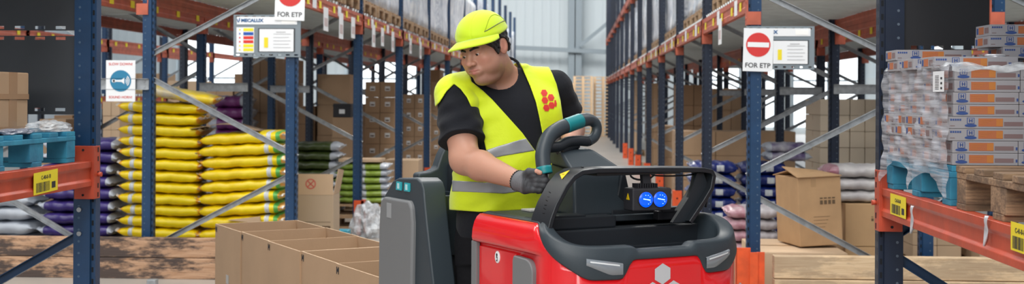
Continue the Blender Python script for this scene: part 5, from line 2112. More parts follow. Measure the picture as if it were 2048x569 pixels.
def np_mesh(name, V, Q, mat, parent, smooth=True, tint=None):
    me = bpy.data.meshes.new(name)
    me.from_pydata(V.tolist(), [], Q.tolist())
    me.materials.append(mat)
    me.polygons.foreach_set('use_smooth', [smooth] * len(me.polygons))
    if tint is not None:
        at = me.color_attributes.new('tint', 'FLOAT_COLOR', 'POINT')
        at.data.foreach_set('color', np.c_[tint, np.ones(len(tint))].ravel().astype(np.float32))
    me.update()
    o = bpy.data.objects.new(name, me)
    col.objects.link(o)
    o.parent = parent
    return o


def ell(p, c, r, R=None):
    q = p - np.array(c)
    if R is not None:
        q = q @ R
    r = np.array(r)
    k0 = np.linalg.norm(q / r, axis=1)
    k1 = np.linalg.norm(q / r ** 2, axis=1) + 1e-9
    return np.where(k0 < 1e-6, -r.min(), k0 * (k0 - 1) / k1)


def cap(p, a, b, ra, rb=None):
    rb = ra if rb is None else rb
    a, b = np.array(a, float), np.array(b, float)
    pa, ba = p - a, b - a
    h = np.clip((pa @ ba) / (ba @ ba), 0, 1)
    return np.linalg.norm(pa - h[:, None] * ba, axis=1) - (ra + (rb - ra) * h)


def chain(p, pts, rs, k=0.01):
    d = None
    for i in range(len(pts) - 1):
        c = cap(p, pts[i], pts[i + 1], rs[i], rs[i + 1])
        d = c if d is None else smin(d, c, k)
    return d


def smin(a, b, k):
    h = np.clip(0.5 + 0.5 * (b - a) / k, 0, 1)
    return b * (1 - h) + a * h - k * h * (1 - h)


def smax(a, b, k):
    return -smin(-a, -b, k)


def rotm(ax, deg):
    return np.array(Matrix.Rotation(math.radians(deg), 3, ax))


def K(px, py, D):
    return np.array([(px - 1024) / FPX * D, D, CAM_H - (py - HORIZON) / FPX * D])


man = thing('person', 'person in yellow cap, hi-vis vest and black T-shirt standing on the truck holding its handle', 'person', K2W(-0.03, 4.82, 0.18), YAW)
MBASE = np.array([-0.03, 4.82, 0.18])

# head frame
HC = K(968, 98, 4.70)
HR = rotm('Y', -11) @ rotm('Z', -37) @ rotm('X', 9)


def hl(p):
    return (p - HC) @ HR


def f_head(q):
    """q in head space, face towards -Y"""
    x = np.abs(q[:, 0])
    qs = np.c_[x, q[:, 1], q[:, 2]]
    d = ell(q, (0, 0.012, 0.040), (0.078, 0.097, 0.088))
    d = smin(d, ell(q, (0, -0.030, -0.020), (0.064, 0.066, 0.075)), 0.03)
    d = smin(d, ell(q, (0, -0.020, -0.065), (0.058, 0.064, 0.050)), 0.03)
    d = smin(d, ell(qs, (0.040, -0.038, -0.048), (0.032, 0.042, 0.040)), 0.02)
    d = smin(d, ell(q, (0, -0.068, -0.100), (0.026, 0.022, 0.020)), 0.022)
    d = smin(d, ell(q, (0, -0.030, -0.108), (0.045, 0.045, 0.024)), 0.02)
    # brow
    d = smin(d, cap(qs, (0.008, -0.0885, 0.016), (0.040, -0.076, 0.018), 0.010, 0.009), 0.014)
    # sockets
    d = smax(d, -ell(qs, (0.031, -0.100, -0.001), (0.018, 0.014, 0.011)), 0.012)
    # cheekbones
    d = smin(d, ell(qs, (0.042, -0.066, -0.026), (0.022, 0.020, 0.018)), 0.016)
    # nose
    d = smin(d, cap(q, (0, -0.090, 0.006), (0, -0.108, -0.028), 0.0075, 0.0105), 0.012)
    d = smin(d, ell(q, (0, -0.112, -0.034), (0.0125, 0.012, 0.0105)), 0.007)
    d = smin(d, ell(qs, (0.0135, -0.101, -0.036), (0.0085, 0.011, 0.0085)), 0.006)
    d = smax(d, -ell(qs, (0.0068, -0.107, -0.0445), (0.0036, 0.005, 0.0035)), 0.003)
    # lids over the eyeballs
    d = smin(d, ell(qs, (0.031, -0.079, 0.0015), (0.0155, 0.0145, 0.0115)), 0.005)
    d = smax(d, -ell(qs, (0.031, -0.0935, -0.0040), (0.0115, 0.0065, 0.0024)), 0.0025)
    # mouth
    d = smin(d, ell(q, (0, -0.088, -0.066), (0.030, 0.014, 0.018)), 0.014)
    d = smin(d, cap(qs, (0.004, -0.1005, -0.0605), (0.021, -0.0925, -0.0625), 0.0050, 0.0026), 0.005)
    d = smin(d, cap(qs, (0.0, -0.0995, -0.0715), (0.016, -0.0935, -0.0685), 0.0062, 0.0036), 0.005)
    d = smax(d, -cap(qs, (0.0, -0.1065, -0.0655), (0.024, -0.0945, -0.0645), 0.0018, 0.0014), 0.003)
    d = smax(d, -cap(q, (0, -0.1075, -0.050), (0, -0.106, -0.056), 0.0025, 0.0025), 0.005)
    # ears
    R = rotm('Z', -22) @ rotm('X', -12)
    de = ell(qs, (0.081, 0.014, -0.006), (0.0075, 0.019, 0.031), R)
    de = smax(de, -ell(qs, (0.090, 0.008, -0.002), (0.0085, 0.0105, 0.018), R), 0.006)
    de = smin(de, ell(qs, (0.077, 0.006, -0.008), (0.006, 0.010, 0.018), R), 0.006)
    de = smin(de, ell(qs, (0.079, 0.0, -0.010), (0.004, 0.004, 0.006)), 0.004)
    d = smin(d, de, 0.006)
    return d


NECK0 = HC + HR @ np.array([0, 0.030, -0.060])
NECK1 = K(1004, 158, 4.84)

# torso profile  z : cx, cy, half width, half depth
TP = np.array([
    (0.96, -0.030, 4.88, 0.165, 0.125),
    (1.10, -0.030, 4.88, 0.178, 0.145),
    (1.20, -0.026, 4.86, 0.176, 0.150),
    (1.30, -0.020, 4.84, 0.178, 0.150),
    (1.42, -0.018, 4.83, 0.180, 0.142),
    (1.52, -0.022, 4.83, 0.185, 0.130),
    (1.58, -0.024, 4.83, 0.180, 0.115),
    (1.63, -0.026, 4.84, 0.150, 0.092),
    (1.67, -0.030, 4.84, 0.095, 0.070),
    (1.71, -0.034, 4.84, 0.055, 0.055)])
TYAW = rotm('Z', 8)
SR, SL = K(913, 192, 4.74), K(1108, 178, 4.90)          # shoulder joints: his right, his left
ER, WR_ = K(930, 320, 4.60), K(1041, 363, 4.36)
EL, WL = K(1142, 258, 4.99), K(1142, 284, 4.62)
HRt = K(1066, 362, 4.335)


def f_torso(p, off=0.0):
    z = np.clip(p[:, 2], TP[0, 0], TP[-1, 0])
    cx, cy, a, b = [np.interp(z, TP[:, 0], TP[:, i]) for i in (1, 2, 3, 4)]
    # smooth the profile
    for dz in (-0.02, 0.02):
        zz = z + dz
        c2 = [np.interp(zz, TP[:, 0], TP[:, i]) for i in (1, 2, 3, 4)]
        cx, cy, a, b = cx + c2[0], cy + c2[1], a + c2[2], b + c2[3]
    cx, cy, a, b = cx / 3, cy / 3, a / 3 + off, b / 3 + off
    q = np.c_[p[:, 0] - cx, p[:, 1] - cy] @ TYAW[:2, :2]
    n = 2.4
    k = (np.abs(q[:, 0] / a) ** n + np.abs(q[:, 1] / b) ** n + 1e-9) ** (1 / n)
    d = (k - 1) * np.minimum(a, b)
    d = np.maximum(d, TP[0, 0] - off * 0 - p[:, 2])
    d = smax(d, p[:, 2] - (1.70 + off), 0.01)
    return d


def f_should(p, off=0.0):
    """trapezius and shoulder yokes"""
    c0 = K(1004, 168, 4.84)
    d = smin(cap(p, c0, SR, 0.050 + off, 0.062 + off), cap(p, c0, SL, 0.050 + off, 0.062 + off), 0.03)
    # chest and shoulder blade volume
    d = smin(d, ell(p, K(965, 235, 4.76), (0.105 + off, 0.055 + off, 0.085 + off)), 0.04)
    d = smin(d, ell(p, K(1065, 232, 4.80), (0.100 + off, 0.055 + off, 0.085 + off)), 0.04)
    return d


def f_arm_r(p, off=0.0, o2=None):
    o2 = off if o2 is None else o2
    m = SR + (ER - SR) * 0.45
    d = smin(cap(p, SR, m, 0.064 + off, 0.062 + off), cap(p, m, ER, 0.062 + off, 0.052 + o2), 0.02)
    f1 = ER + (WR_ - ER) * 0.30
    d = smin(d, cap(p, ER, f1, 0.051 + o2, 0.053 + o2), 0.03)
    d = smin(d, cap(p, f1, WR_, 0.053 + o2, 0.030 + o2), 0.02)
    return d


def f_arm_l(p, off=0.0):
    d = smin(cap(p, SL, EL, 0.062 + off, 0.050 + off), cap(p, EL, WL, 0.050 + off, 0.031 + off), 0.03)
    return d


HAND_L = K(1128, 312, 4.56)


def f_legs(p, off=0.0):
    d = None
    for s_ in (-1, 1):
        hip = np.array([-0.03 + s_ * 0.085, 4.88, 1.02])
        kn = np.array([-0.03 + s_ * 0.10, 4.87, 0.64])
        an = np.array([-0.03 + s_ * 0.105, 4.89, 0.27])
        c = smin(cap(p, hip, kn, 0.090 + off, 0.062 + off), cap(p, kn, an, 0.062 + off, 0.042 + off * 1.3), 0.03)
        d = c if d is None else smin(d, c, 0.02)
    return d


def f_feet(p):
    d = None
    for s_ in (-1, 1):
        c = smin(cap(p, (-0.03 + s_ * 0.105, 4.90, 0.225), (-0.03 + s_ * 0.12, 4.72, 0.215), 0.042, 0.036), cap(p, (-0.03 + s_ * 0.105, 4.89, 0.225), (-0.03 + s_ * 0.105, 4.89, 0.30), 0.043, 0.042), 0.03)
        d = c if d is None else np.minimum(d, c)
    return smax(d, 0.183 - p[:, 2], 0.004)


def f_body(p):
    far = np.linalg.norm(p - HC, axis=1)
    d = smin(f_torso(p), f_should(p), 0.035)
    d = smin(d, cap(p, NECK0, NECK1, 0.062, 0.066), 0.03)
    near = far < 0.24
    dh = far - 0.19
    if near.any():
        dh[near] = f_head(hl(p[near]))
    d = smin(d, dh, 0.022)
    d = smin(d, f_arm_r(p), 0.02)
    d = smin(d, f_arm_l(p), 0.02)
    d = smin(d, f_legs(p), 0.04)
    d = smin(d, cap(p, K(1040, 363, 4.36), K(1056, 361, 4.345), 0.024, 0.022), 0.012)
    # left hand closed on the far side of the handle
    d = smin(d, cap(p, WL, HAND_L, 0.027, 0.030), 0.02)
    for k in range(4):
        a = HAND_L + np.array([-0.018 + 0.013 * k, -0.018, 0.016 - 0.006 * k])
        d = smin(d, chain(p, [a + (0, 0.02, 0.01), a + (0.006, -0.012, 0.016), a + (0.012, -0.026, -0.006)], [0.009, 0.0085, 0.0075], 0.003), 0.004)
    d = smin(d, chain(p, [HAND_L + (-0.01, 0.0, -0.01), HAND_L + (-0.03, -0.02, 0.0), HAND_L + (-0.028, -0.034, 0.012)], [0.011, 0.010, 0.008], 0.004), 0.006)
    return d


V, Q = surf(f_body, (-0.45, 4.25, 0.20), (0.42, 5.06, 1.98), 0.0034)
ql = hl(V)
skin = np.tile(np.array([0.50, 0.255, 0.175]), (len(V), 1))
ax_ = np.abs(ql[:, 0])
hd_ = np.linalg.norm(V - HC, axis=1) < 0.17


def blend(mask, c):
    global skin
    m = np.clip(mask, 0, 1)[:, None] * hd_[:, None]
    skin = skin * (1 - m) + np.array(c) * m


g_ = lambda c, r: np.exp(-(((np.c_[ax_, ql[:, 1], ql[:, 2]] - np.array(c)) / np.array(r)) ** 2).sum(1))
blend(0.45 * g_((0.045, -0.07, -0.03), (0.022, 0.05, 0.022)), (0.56, 0.20, 0.145))       # ruddy cheeks
blend(0.4 * g_((0, -0.115, -0.033), (0.015, 0.02, 0.015)), (0.56, 0.22, 0.16))
st_m = (ql[:, 1] < 0.02) * (1 / (1 + np.exp((ql[:, 2] + 0.072) / 0.012))) + 0.6 * g_((0.012, -0.10, -0.052), (0.02, 0.02, 0.006))
blend(0.55 * st_m, (0.25, 0.13, 0.095))                                                 # short stubble
lip = g_((0.006, -0.1, -0.0605), (0.015, 0.012, 0.0042)) + g_((0.0, -0.1, -0.0715), (0.015, 0.012, 0.005))
blend(1.1 * lip, (0.46, 0.15, 0.125))
blend(0.5 * g_((0.08, 0.01, -0.01), (0.02, 0.03, 0.04)), (0.55, 0.21, 0.16))
M_skin = pm('skin', (0.5, 0.27, 0.19), 0.5, vcol=True, bump=0.06, bscale=300)
M_skin.node_tree.nodes['Principled BSDF'].inputs['Subsurface Weight'].default_value = 0.12
M_skin.node_tree.nodes['Principled BSDF'].inputs['Subsurface Radius'].default_value = (0.02, 0.008, 0.004)
body = np_mesh('body', V - MBASE, Q, M_skin, man, tint=skin)


def hp(x, y, z):
    return HR @ np.array([x, y, z]) + HC - MBASE


# eyes looking down
M_eye = pm('eye_white', (0.62, 0.58, 0.56), 0.25)
M_iris = pm('dark_iris', (0.03, 0.015, 0.01), 0.2)
for s_ in (-1, 1):
    b = MB()
    c = hp(s_ * 0.031, -0.0790, -0.0005)
    for i, (r_, yo, mi) in enumerate(((0.0125, 0.0, 0),)):
        rows = [[(c[0] + r_ * math.sin(u) * math.cos(v), c[1] + r_ * math.sin(u) * math.sin(v), c[2] + r_ * math.cos(u)) for v in np.linspace(0, 2 * math.pi, 17)[:-1]] for u in np.linspace(0.01, math.pi - 0.01, 12)]
        b.grid(rows, mi, closed=True)
    e_ = b.build('eye', M_eye, man)
    ic = hp(s_ * 0.031 - 0.002, -0.0895, -0.0045)
    b = MB()
    rows = [[tuple(ic + HR @ np.array([r_ * math.cos(v), -0.0022 * (1 - (r_ / 0.0062) ** 2), r_ * math.sin(v)])) for v in np.linspace(0, 2 * math.pi, 17)[:-1]] for r_ in (0.0062, 0.0045, 0.002, 0.0002)]
    b.grid(rows, 0, closed=True)
    b.build('iris', M_iris, e_)

# eyebrows
M_hair = pm('black_hair', (0.010, 0.008, 0.008), 0.45, bump=0.8, bscale=220, stretch=(1, 1, 0.3))


def f_brow(p):
    q = hl(p)
    qs = np.c_[np.abs(q[:, 0]), q[:, 1], q[:, 2]]
    c = chain(qs, [(0.012, -0.0985, 0.0150), (0.028, -0.0955, 0.0200), (0.046, -0.081, 0.0165)], [0.0042, 0.0040, 0.0022], 0.004)
    return c


V, Q = surf(f_brow, HC - 0.16, HC + 0.16, 0.0016, 1)
np_mesh('eyebrows', V - MBASE, Q, M_hair, man)


# hair
def f_hair(p):
    q = hl(p)
    x = np.abs(q[:, 0])
    d = f_head(q) - 0.0075 - 0.0016 * np.sin(q[:, 0] * 330 + q[:, 2] * 260) * np.sin(q[:, 1] * 300)
    # hairline: lower bound rises from nape to temple
    low = np.interp(q[:, 1], [-0.075, -0.055, -0.035, -0.022, -0.010, 0.020, 0.036, 0.10], [0.032, 0.016, -0.002, -0.030, -0.012, 0.012, -0.055, -0.066])
    d = smax(d, (low - q[:, 2]) * 0.7, 0.004)
    d = smax(d, (-0.070 - q[:, 1]), 0.004)
    ear = ell(np.c_[x, q[:, 1], q[:, 2]], (0.085, 0.012, -0.006), (0.018, 0.0215, 0.034))
    d = smax(d, -ear, 0.003)
    return d


V, Q = surf(f_hair, HC - 0.16, HC + 0.16, 0.0024, 1)
np_mesh('hair', V - MBASE, Q, M_hair, man)

# cap: crown and brim
M_cap = pm('lime_cap', (0.56, 0.74, 0.006), 0.7, bump=0.12, bscale=700, sheen=0.3)
M_vest = pm('hi_vis_yellow', (0.66, 0.80, 0.004), 0.65, bump=0.15, bscale=60, var=0.05, vscale=5, sheen=0.2)


def f_crown(p):
    q = hl(p)
    seam = 0.0012 * np.exp(-(((np.abs(q[:, 0]) - 0.030 - 0.25 * np.maximum(q[:, 1], 0)) / 0.0022) ** 2))
    wr_ = 0.0012 * np.sin(q[:, 2] * 170 + q[:, 0] * 60) * np.exp(-((q[:, 2] - 0.055) / 0.02) ** 2)
    d = ell(q, (0, 0.010, 0.052), (0.0935, 0.1120, 0.0935)) - wr_ + seam
    lo_ = 0.034 - 0.10 * np.clip(q[:, 1] - 0.02, 0, 1) * 0 + 0.02 * (q[:, 1] / 0.1)
    d = smax(d, 0.041 + 0.012 * (q[:, 1] / 0.1) - q[:, 2], 0.004)
    ins = ell(q, (0, 0.010, 0.048), (0.086, 0.104, 0.088))
    return smax(d, -ins, 0.002)


V, Q = surf(f_crown, HC - 0.19, HC + 0.19, 0.0028, 1)
np_mesh('cap', V - MBASE, Q, M_cap, man)
rows = []
for k in range(33):
    a = math.radians(-82 + 164 * k / 32)
    xi, yi = 0.090 * math.sin(a), 0.010 - 0.109 * math.cos(a)
    ext = 0.058 * max(0.0, math.cos(a * 1.02)) ** 0.55
    row = []
    for j, t in enumerate((0.0, 0.35, 0.7, 0.95, 1.0, 0.95, 0.7, 0.35, 0.0)):
        top = j < 4
        e = ext * t
        x = xi + e * math.sin(a) * 0.55
        y = yi - e * (0.92 if True else 1)
        droop = -0.34 * e - 1.5 * (xi ** 2) * (0.6 + 0.8 * t)
        th = 0.0035 * (1 if top else (-1 if j > 4 else 0))
        row.append(tuple(hp(x, y, 0.053 + droop + th)))
    rows.append(row)
br = MB().grid(rows, closed=True).build('cap_brim', M_cap, man)
# grey piping over the side panel of the cap
pts = []
for t in np.linspace(0, 1, 26):
    y = -0.062 + 0.150 * t
    z = 0.068 + 0.012 * t + 0.006 * math.sin(math.pi * t)
    e = 1 - ((y - 0.010) / 0.1128) ** 2 - ((z - 0.052) / 0.0942) ** 2
    pts.append(tuple(hp(0.0940 * math.sqrt(max(e, 0.0)), y, z)))
MB().tube(pts, 0.0013, 6).build('cap_piping', pm('piping_grey', (0.16, 0.18, 0.10), 0.4), man)
for sg_ in (1, -1):
    pts = []
    for t in np.linspace(0.03, 0.97, 30):
        y = -0.066 + 0.165 * t
        z = 0.060 + 0.055 * math.sin(math.pi * t) ** 0.8
        e = 1 - ((y - 0.010) / 0.1124) ** 2 - ((z - 0.052) / 0.0939) ** 2
        pts.append(tuple(hp(sg_ * 0.0938 * math.sqrt(max(e, 0.0)), y, z)))
    MB().tube(pts, 0.0016, 6).build('cap_seam', pm('lime_seam', (0.42, 0.56, 0.006), 0.7), man)


def pix(p):
    return 1024 + FPX * p[:, 0] / p[:, 1], HORIZON - FPX * (p[:, 2] - CAM_H) / p[:, 1]


def poly2(px, py, pts):
    """signed distance (metres at the man's distance) to an image shaped outline; negative inside"""
    P = np.array(pts, float)
    d = np.full(len(px), 1e9)
    inside = np.zeros(len(px), bool)
    n = len(P)
    for i in range(n):
        a, b = P[i], P[(i + 1) % n]
        e = b - a
        w = np.c_[px - a[0], py - a[1]]
        h = np.clip((w @ e) / (e @ e), 0, 1)
        d = np.minimum(d, np.linalg.norm(w - h[:, None] * e, axis=1))
        c = (a[1] > py) != (b[1] > py)
        xi = (b[0] - a[0]) * (py - a[1]) / ((b[1] - a[1]) if b[1] != a[1] else 1e-9) + a[0]
        inside ^= c & (px < xi)
    return np.where(inside, -d, d) * 0.0019


def yc_at(p):
    return np.interp(p[:, 2], TP[:, 0], TP[:, 2])


# T-shirt: torso plus sleeves, open at the neck and the sleeve hems
ax_r = (ER - SR) / np.linalg.norm(ER - SR)
ax_l = (EL - SL) / np.linalg.norm(EL - SL)


def folds(p, a=1.0):
    return a * (0.0030 * np.sin(p[:, 0] * 38 + p[:, 2] * 62) + 0.0022 * np.sin(p[:, 2] * 105 - p[:, 0] * 47 + 1.3) + 0.0015 * np.sin(p[:, 1] * 80 + p[:, 2] * 40))


def f_shirt(p):
    d = smin(f_torso(p, 0.008), f_should(p, 0.010), 0.035)
    tr = (p - SR) @ ax_r
    tl = (p - SL) @ ax_l
    ar = cap(p, SR, SR + ax_r * 0.22, 0.075, 0.088) - folds(p, 1.1)
    al = cap(p, SL, SL + ax_l * 0.15, 0.070, 0.072) - folds(p, 0.8)
    lr, ll = 0.198, 0.135
    ar = smax(ar, tr - lr, 0.004)
    al = smax(al, tl - ll, 0.004)
    d = smin(d, ar, 0.02)
    d = smin(d, al, 0.02)
    # neck opening
    nd = cap(p, NECK1 + np.array([0, 0.0, -0.03]), NECK0, 0.070, 0.080)
    d = smax(d, -(nd - 0.002), 0.005)
    nz = K(1000, 163, 4.84)
    pl = (p[:, 2] - (nz[2] + 0.012)) + 0.25 * (p[:, 1] - 4.84) * -1.0
    nb = np.linalg.norm((p - nz)[:, :2], axis=1) - 0.085
    d = smax(d, np.minimum(pl, 0.1 - 0 * pl) * 0.9 - 0.0, 0.004) if False else d
    d = smax(d, 1.06 - p[:, 2], 0.004)
    return d


V, Q = surf(f_shirt, (-0.45, 4.50, 1.00), (0.36, 5.10, 1.78), 0.0045)
M_shirt = pm('black_cotton', (0.009, 0.010, 0.014), 0.9, bump=0.15, bscale=90, sheen=0.05, spec=0.25)
np_mesh('t_shirt', V - MBASE, Q, M_shirt, man)
# collar rib
pts = []
nn = (NECK0 - NECK1) / np.linalg.norm(NECK0 - NECK1)
u_ = np.cross(nn, [0, 1, 0]); u_ /= np.linalg.norm(u_)
v_ = np.cross(nn, u_)
cc = NECK1 + nn * 0.012
for t in np.linspace(0, 2 * math.pi, 41):
    q = cc + u_ * 0.080 * math.cos(t) + v_ * 0.076 * math.sin(t)
    q = q + np.array([0, 0, 0.010 if v_ @ np.array([0, 1, 0]) * math.sin(t) > 0 else -0.018 * abs(math.sin(t))])
    pts.append(tuple(q - MBASE))
MB().tube(pts, 0.0055, 8).build('collar', M_shirt, man)

# trousers and shoes
V, Q = surf(lambda p: smax(smin(f_torso(p, 0.006), f_legs(p, 0.014), 0.03) - 0.0 * folds(p), np.maximum(p[:, 2] - 1.16, 0.245 - p[:, 2]), 0.004), (-0.32, 4.60, 0.20), (0.28, 5.10, 1.20), 0.006)
np_mesh('trousers', V - MBASE, Q, pm('black_trousers', (0.005, 0.005, 0.007), 0.85, spec=0.25, bump=0.3, bscale=40), man)
V, Q = surf(f_feet, (-0.25, 4.62, 0.17), (0.2, 5.0, 0.36), 0.005, 1)
np_mesh('shoes', V - MBASE, Q, pm('black_leather', (0.012, 0.011, 0.010), 0.4), man)

# vest
V_OPEN = [(936, 130), (943, 164), (966, 182), (985, 200), (1005, 222), (1025, 244), (1045, 266), (1072, 303), (1086, 318), (1086, 272), (1080, 240), (1072, 205), (1060, 172), (1048, 145), (1036, 118), (1000, 90)]
ARM_R = [(840, 330), (866, 220), (879, 206), (893, 184), (908, 169), (921, 179), (934, 196), (946, 222), (957, 250), (968, 280), (974, 306), (972, 330), (950, 326), (915, 322), (912, 335), (860, 420)]
ARM_L = [(1094, 128), (1104, 146), (1113, 168), (1121, 200), (1126, 235), (1128, 262), (1124, 285), (1200, 285), (1200, 100), (1090, 100)]


def vfold(p):
    px, py = pix(p)
    f = 0.0030 * np.sin((px * 0.055 + py * 0.10)) * np.exp(-((py - 360) / 70) ** 2)
    f += 0.0035 * np.sin((px - 930) * 0.11 + (py - 200) * -0.03) * np.exp(-((py - 240) / 60) ** 2)
    f += 0.0045 * np.sin(px * 0.09 + 1.0) * np.clip((py - 340) / 80, 0, 1)
    f += 0.0028 * np.sin((py * 0.16 + px * 0.06)) * np.exp(-((px - 955) / 35) ** 2)
    return f


def f_vest0(p, o=0.024):
    lowf = np.clip((1.45 - p[:, 2]) / 0.25, 0, 1) * 0.010
    d = smin(f_torso(p, o) - lowf, f_should(p, o), 0.035)
    d = np.minimum(d, smax(cap(p, SR, SR + ax_r * 0.05, 0.085, 0.088), -p[:, 0] * 0 + (p[:, 2] - 9), 0.01))
    return d - vfold(p)


def vest_region(p):
    px, py = pix(p)
    front = yc_at(p) + 0.0 - p[:, 1]          # > 0 in front
    vo = poly2(px, py, V_OPEN)
    r = np.minimum(-vo, 9)
    r = np.where(front > -0.015, -vo, -0.5)     # V cut only in front
    ar = -poly2(px, py, ARM_R)
    al = -poly2(px, py, ARM_L)
    hem = np.interp(px, [900, 960, 1050, 1120], [421, 425, 420, 414])
    hz = (py - hem) * 0.0019
    nk = 0.082 - np.linalg.norm(np.cross(p - NECK1, nn), axis=1) * 1.0
    nk = np.where(p[:, 2] > 1.60, nk, -0.5)
    return np.maximum.reduce([r, ar, al, hz, nk])


def f_vest(p):
    return smax(f_vest0(p), vest_region(p) * 0.85, 0.003)


V, Q = surf(f_vest, (-0.36, 4.52, 1.06), (0.28, 5.10, 1.78), 0.0040)
vest = np_mesh('vest', V - MBASE, Q, M_vest, man)
M_band = pm('reflective_silver', (0.34, 0.35, 0.37), 0.38, 0.25, var=0.2, vscale=9)
BANDS = [
    ('reflective_band', [(905, 336), (905, 318), (960, 305), (1000, 292), (1040, 280), (1090, 268), (1140, 258), (1140, 282), (1095, 296), (1062, 303), (1010, 312), (960, 322)]),
    ('reflective_band', [(905, 362), (940, 364), (975, 366), (1010, 366), (1050, 358), (1085, 350), (1140, 342), (1140, 364), (1090, 372), (1050, 382), (1010, 388), (960, 386), (905, 384)])]
for nm_, pl in BANDS:
    def fb(p, pl=pl):
        px, py = pix(p)
        front = yc_at(p) + 0.10 - p[:, 1]
        rg_ = np.maximum(poly2(px, py, pl), -front)
        d = smax(f_vest0(p, 0.0262), rg_ * 0.9, 0.001)
        d = np.maximum(d, vest_region(p) * 0.85 + 0.001)
        return np.maximum(d, -(f_vest0(p, 0.020)))
    V, Q = surf(fb, (-0.36, 4.52, 1.16), (0.28, 5.0, 1.52), 0.0034)
    lab_ = np.arange(len(V))                      # one object per separate strip
    while True:
        mn = lab_[Q].min(1)
        new = lab_.copy()
        for c4 in range(4):
            np.minimum.at(new, Q[:, c4], mn)
        new = new[new]
        if (new == lab_).all():
            break
        lab_ = new
    for l_ in np.unique(lab_):
        idv = np.where(lab_ == l_)[0]
        if len(idv) < 60:
            continue
        remap = -np.ones(len(V), int)
        remap[idv] = np.arange(len(idv))
        np_mesh(nm_, V[idv] - MBASE, remap[Q[lab_[Q[:, 0]] == l_]], M_band, man)

# hexagon emblem on the chest, laid on the vest
vb = BVHTree.FromPolygons([v.co[:] for v in vest.data.vertices], [p.vertices[:] for p in vest.data.polygons])
org = Vector((0, 0, CAM_H)) - Vector(MBASE)


def on_vest(px, py, off=0.0015):
    d = Vector(((px - 1024) / FPX, 1.0, -(py - HORIZON) / FPX)).normalized()
    h_ = vb.ray_cast(org, d)
    if h_[0] is None:
        return None
    return h_[0] + h_[1] * off * (1 if h_[1].dot(d) < 0 else -1)


b, b0 = MB(), MB()
for cx, cy in ((1088, 186.5), (1101.5, 195.5), (1089.5, 201), (1103, 211), (1092.5, 216), (1110.5, 207)):
    for bb_, r_, o_ in ((b, 7.0, 0.0022), (b0, 8.1, 0.0014)):
        P = [on_vest(cx, cy, o_)]
        for k in range(6):
            a = math.pi / 3 * k
            P.append(on_vest(cx + r_ * (0.92 if cx < 1110 else 0.35) * math.cos(a) - 0.10 * r_ * math.sin(a) * -1, cy + r_ * math.sin(a), o_))
        if all(q is not None for q in P):
            bb_.add(P, [(0, 1 + k, 1 + (k + 1) % 6) for k in range(6)])
if b.v:
    b0.build('emblem_edge', pm('emblem_orange', (0.75, 0.36, 0.03), 0.6), man, fix=False)
    b.build('emblem', pm('emblem_red', (0.60, 0.03, 0.02), 0.6), man, fix=False)

# right glove: back of hand, four curled fingers, thumb with a bare tip
GA = K(1074, 340, 4.36)      # axis of the grip near the hand
GB = K(1071, 372, 4.35)


def f_glove(p, o=0.0):
    """fist seen from the thumb side: palm left, fingers stacked and curling round the grip"""
    D0 = 4.335
    d = ell(p, K(1057, 362, 4.345), (0.030 + o, 0.026 + o, 0.036 + o), rotm('Y', -12))
    d = smin(d, cap(p, K(1041, 364, 4.36), K(1053, 362, 4.345), 0.033 + o, 0.032 + o), 0.015)
    rows_ = [(351, 1091, 0.0140), (360.5, 1096, 0.0140), (370, 1094, 0.0132), (379, 1087, 0.0118)]
    for i, (yy, xe, r_) in enumerate(rows_):
        xk = 1065 + (0, 3, 2, -3)[i]
        a = K(xk - 12, yy + 1, 4.335)
        k1 = K(xk + 6, yy, 4.298)
        k2 = K(xe - 7, yy + 1, 4.300)
        k3 = K(xe - 2, yy + 2, 4.335)
        k4 = K(xe - 10, yy + 4, 4.375)
        f = chain(p, [a, k1, k2, k3, k4], [r_ + 0.002 + o, r_ + 0.0012 + o, r_ + o, r_ - 0.001 + o, r_ - 0.002 + o], 0.003)
        d = smin(d, f, 0.0035)
    th = chain(p, [K(1049, 355, 4.33), K(1059, 344, 4.305), K(1074, 344, 4.288)], [0.0165 + o, 0.0130 + o, 0.0112 + o], 0.005)
    d = smin(d, th, 0.003)
    return d


def f_grip(p):
    return cap(p, K(1073, 300, 4.37), K(1072, 392, 4.35), 0.018)


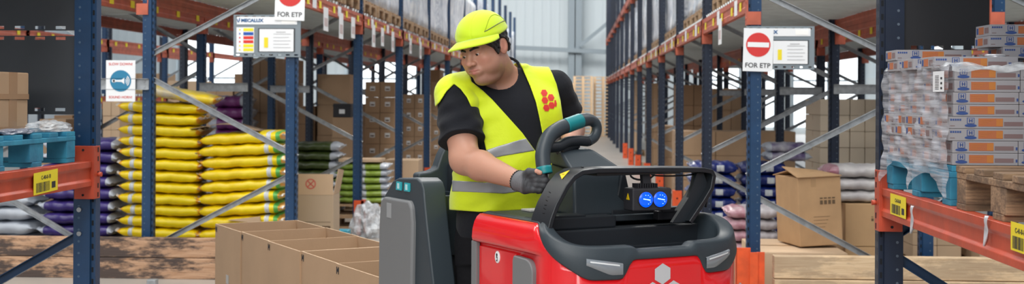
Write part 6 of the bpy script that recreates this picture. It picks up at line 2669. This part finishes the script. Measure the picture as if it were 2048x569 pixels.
def f_gl(p):
    d = f_glove(p)
    # cuff with ribs
    aw = (WR_ - ER) / np.linalg.norm(WR_ - ER)
    t = (p - WR_) @ aw
    cuff = cap(p, WR_ - aw * 0.004, WR_ + aw * 0.03, 0.0345, 0.034) - 0.0012 * np.sin(t * 700)
    cuff = smax(cuff, -t - 0.006, 0.003)
    return smin(d, cuff, 0.010)


V, Q = surf(f_gl, K(1015, 400, 4.42) - 0.03, K(1115, 325, 4.24) + np.array([0.03, 0.20, 0.03]) if False else (0.20, 4.50, 1.42), 0.0022, 2) if False else surf(f_gl, (-0.03, 4.22, 1.24), (0.16, 4.44, 1.39), 0.0020, 2)
gt = np.tile(np.array([0.050, 0.052, 0.058]), (len(V), 1))
gpx, gpy = pix(V)
cuffm = np.clip((1047 - gpx) / 4, 0, 1)[:, None]
gt = gt * (1 - cuffm) + np.array([0.14, 0.14, 0.15]) * cuffm
M_glove = pm('grey_glove', (0.05, 0.05, 0.055), 0.6, vcol=True, bump=0.25, bscale=350)
glove = np_mesh('glove', V - MBASE, Q, M_glove, man, tint=gt)
V, Q = surf(lambda p: cap(p, K(1074, 343.5, 4.286), K(1081, 346, 4.284), 0.0098, 0.0080), (0.05, 4.25, 1.30), (0.14, 4.32, 1.37), 0.0018, 1)
np_mesh('thumb_tip', V - MBASE, Q, pm('bare_skin', (0.55, 0.27, 0.19), 0.5), man)
# bead bracelet
aw = (WR_ - ER) / np.linalg.norm(WR_ - ER)
u_ = np.cross(aw, [0, 0, 1.0]); u_ /= np.linalg.norm(u_)
v_ = np.cross(aw, u_)
b = MB()
for k in range(26):
    t = 2 * math.pi * k / 26
    c = WR_ - aw * 0.010 + (u_ * math.cos(t) + v_ * math.sin(t)) * 0.0345 - MBASE
    rows = [[(c[0] + 0.0042 * math.sin(u) * math.cos(v), c[1] + 0.0042 * math.sin(u) * math.sin(v), c[2] + 0.0042 * math.cos(u)) for v in np.linspace(0, 2 * math.pi, 9)[:-1]] for u in np.linspace(0.05, math.pi - 0.05, 6)]
    b.grid(rows, closed=True)
b.build('bead_bracelet', pm('black_bead', (0.008, 0.008, 0.008), 0.25), man)
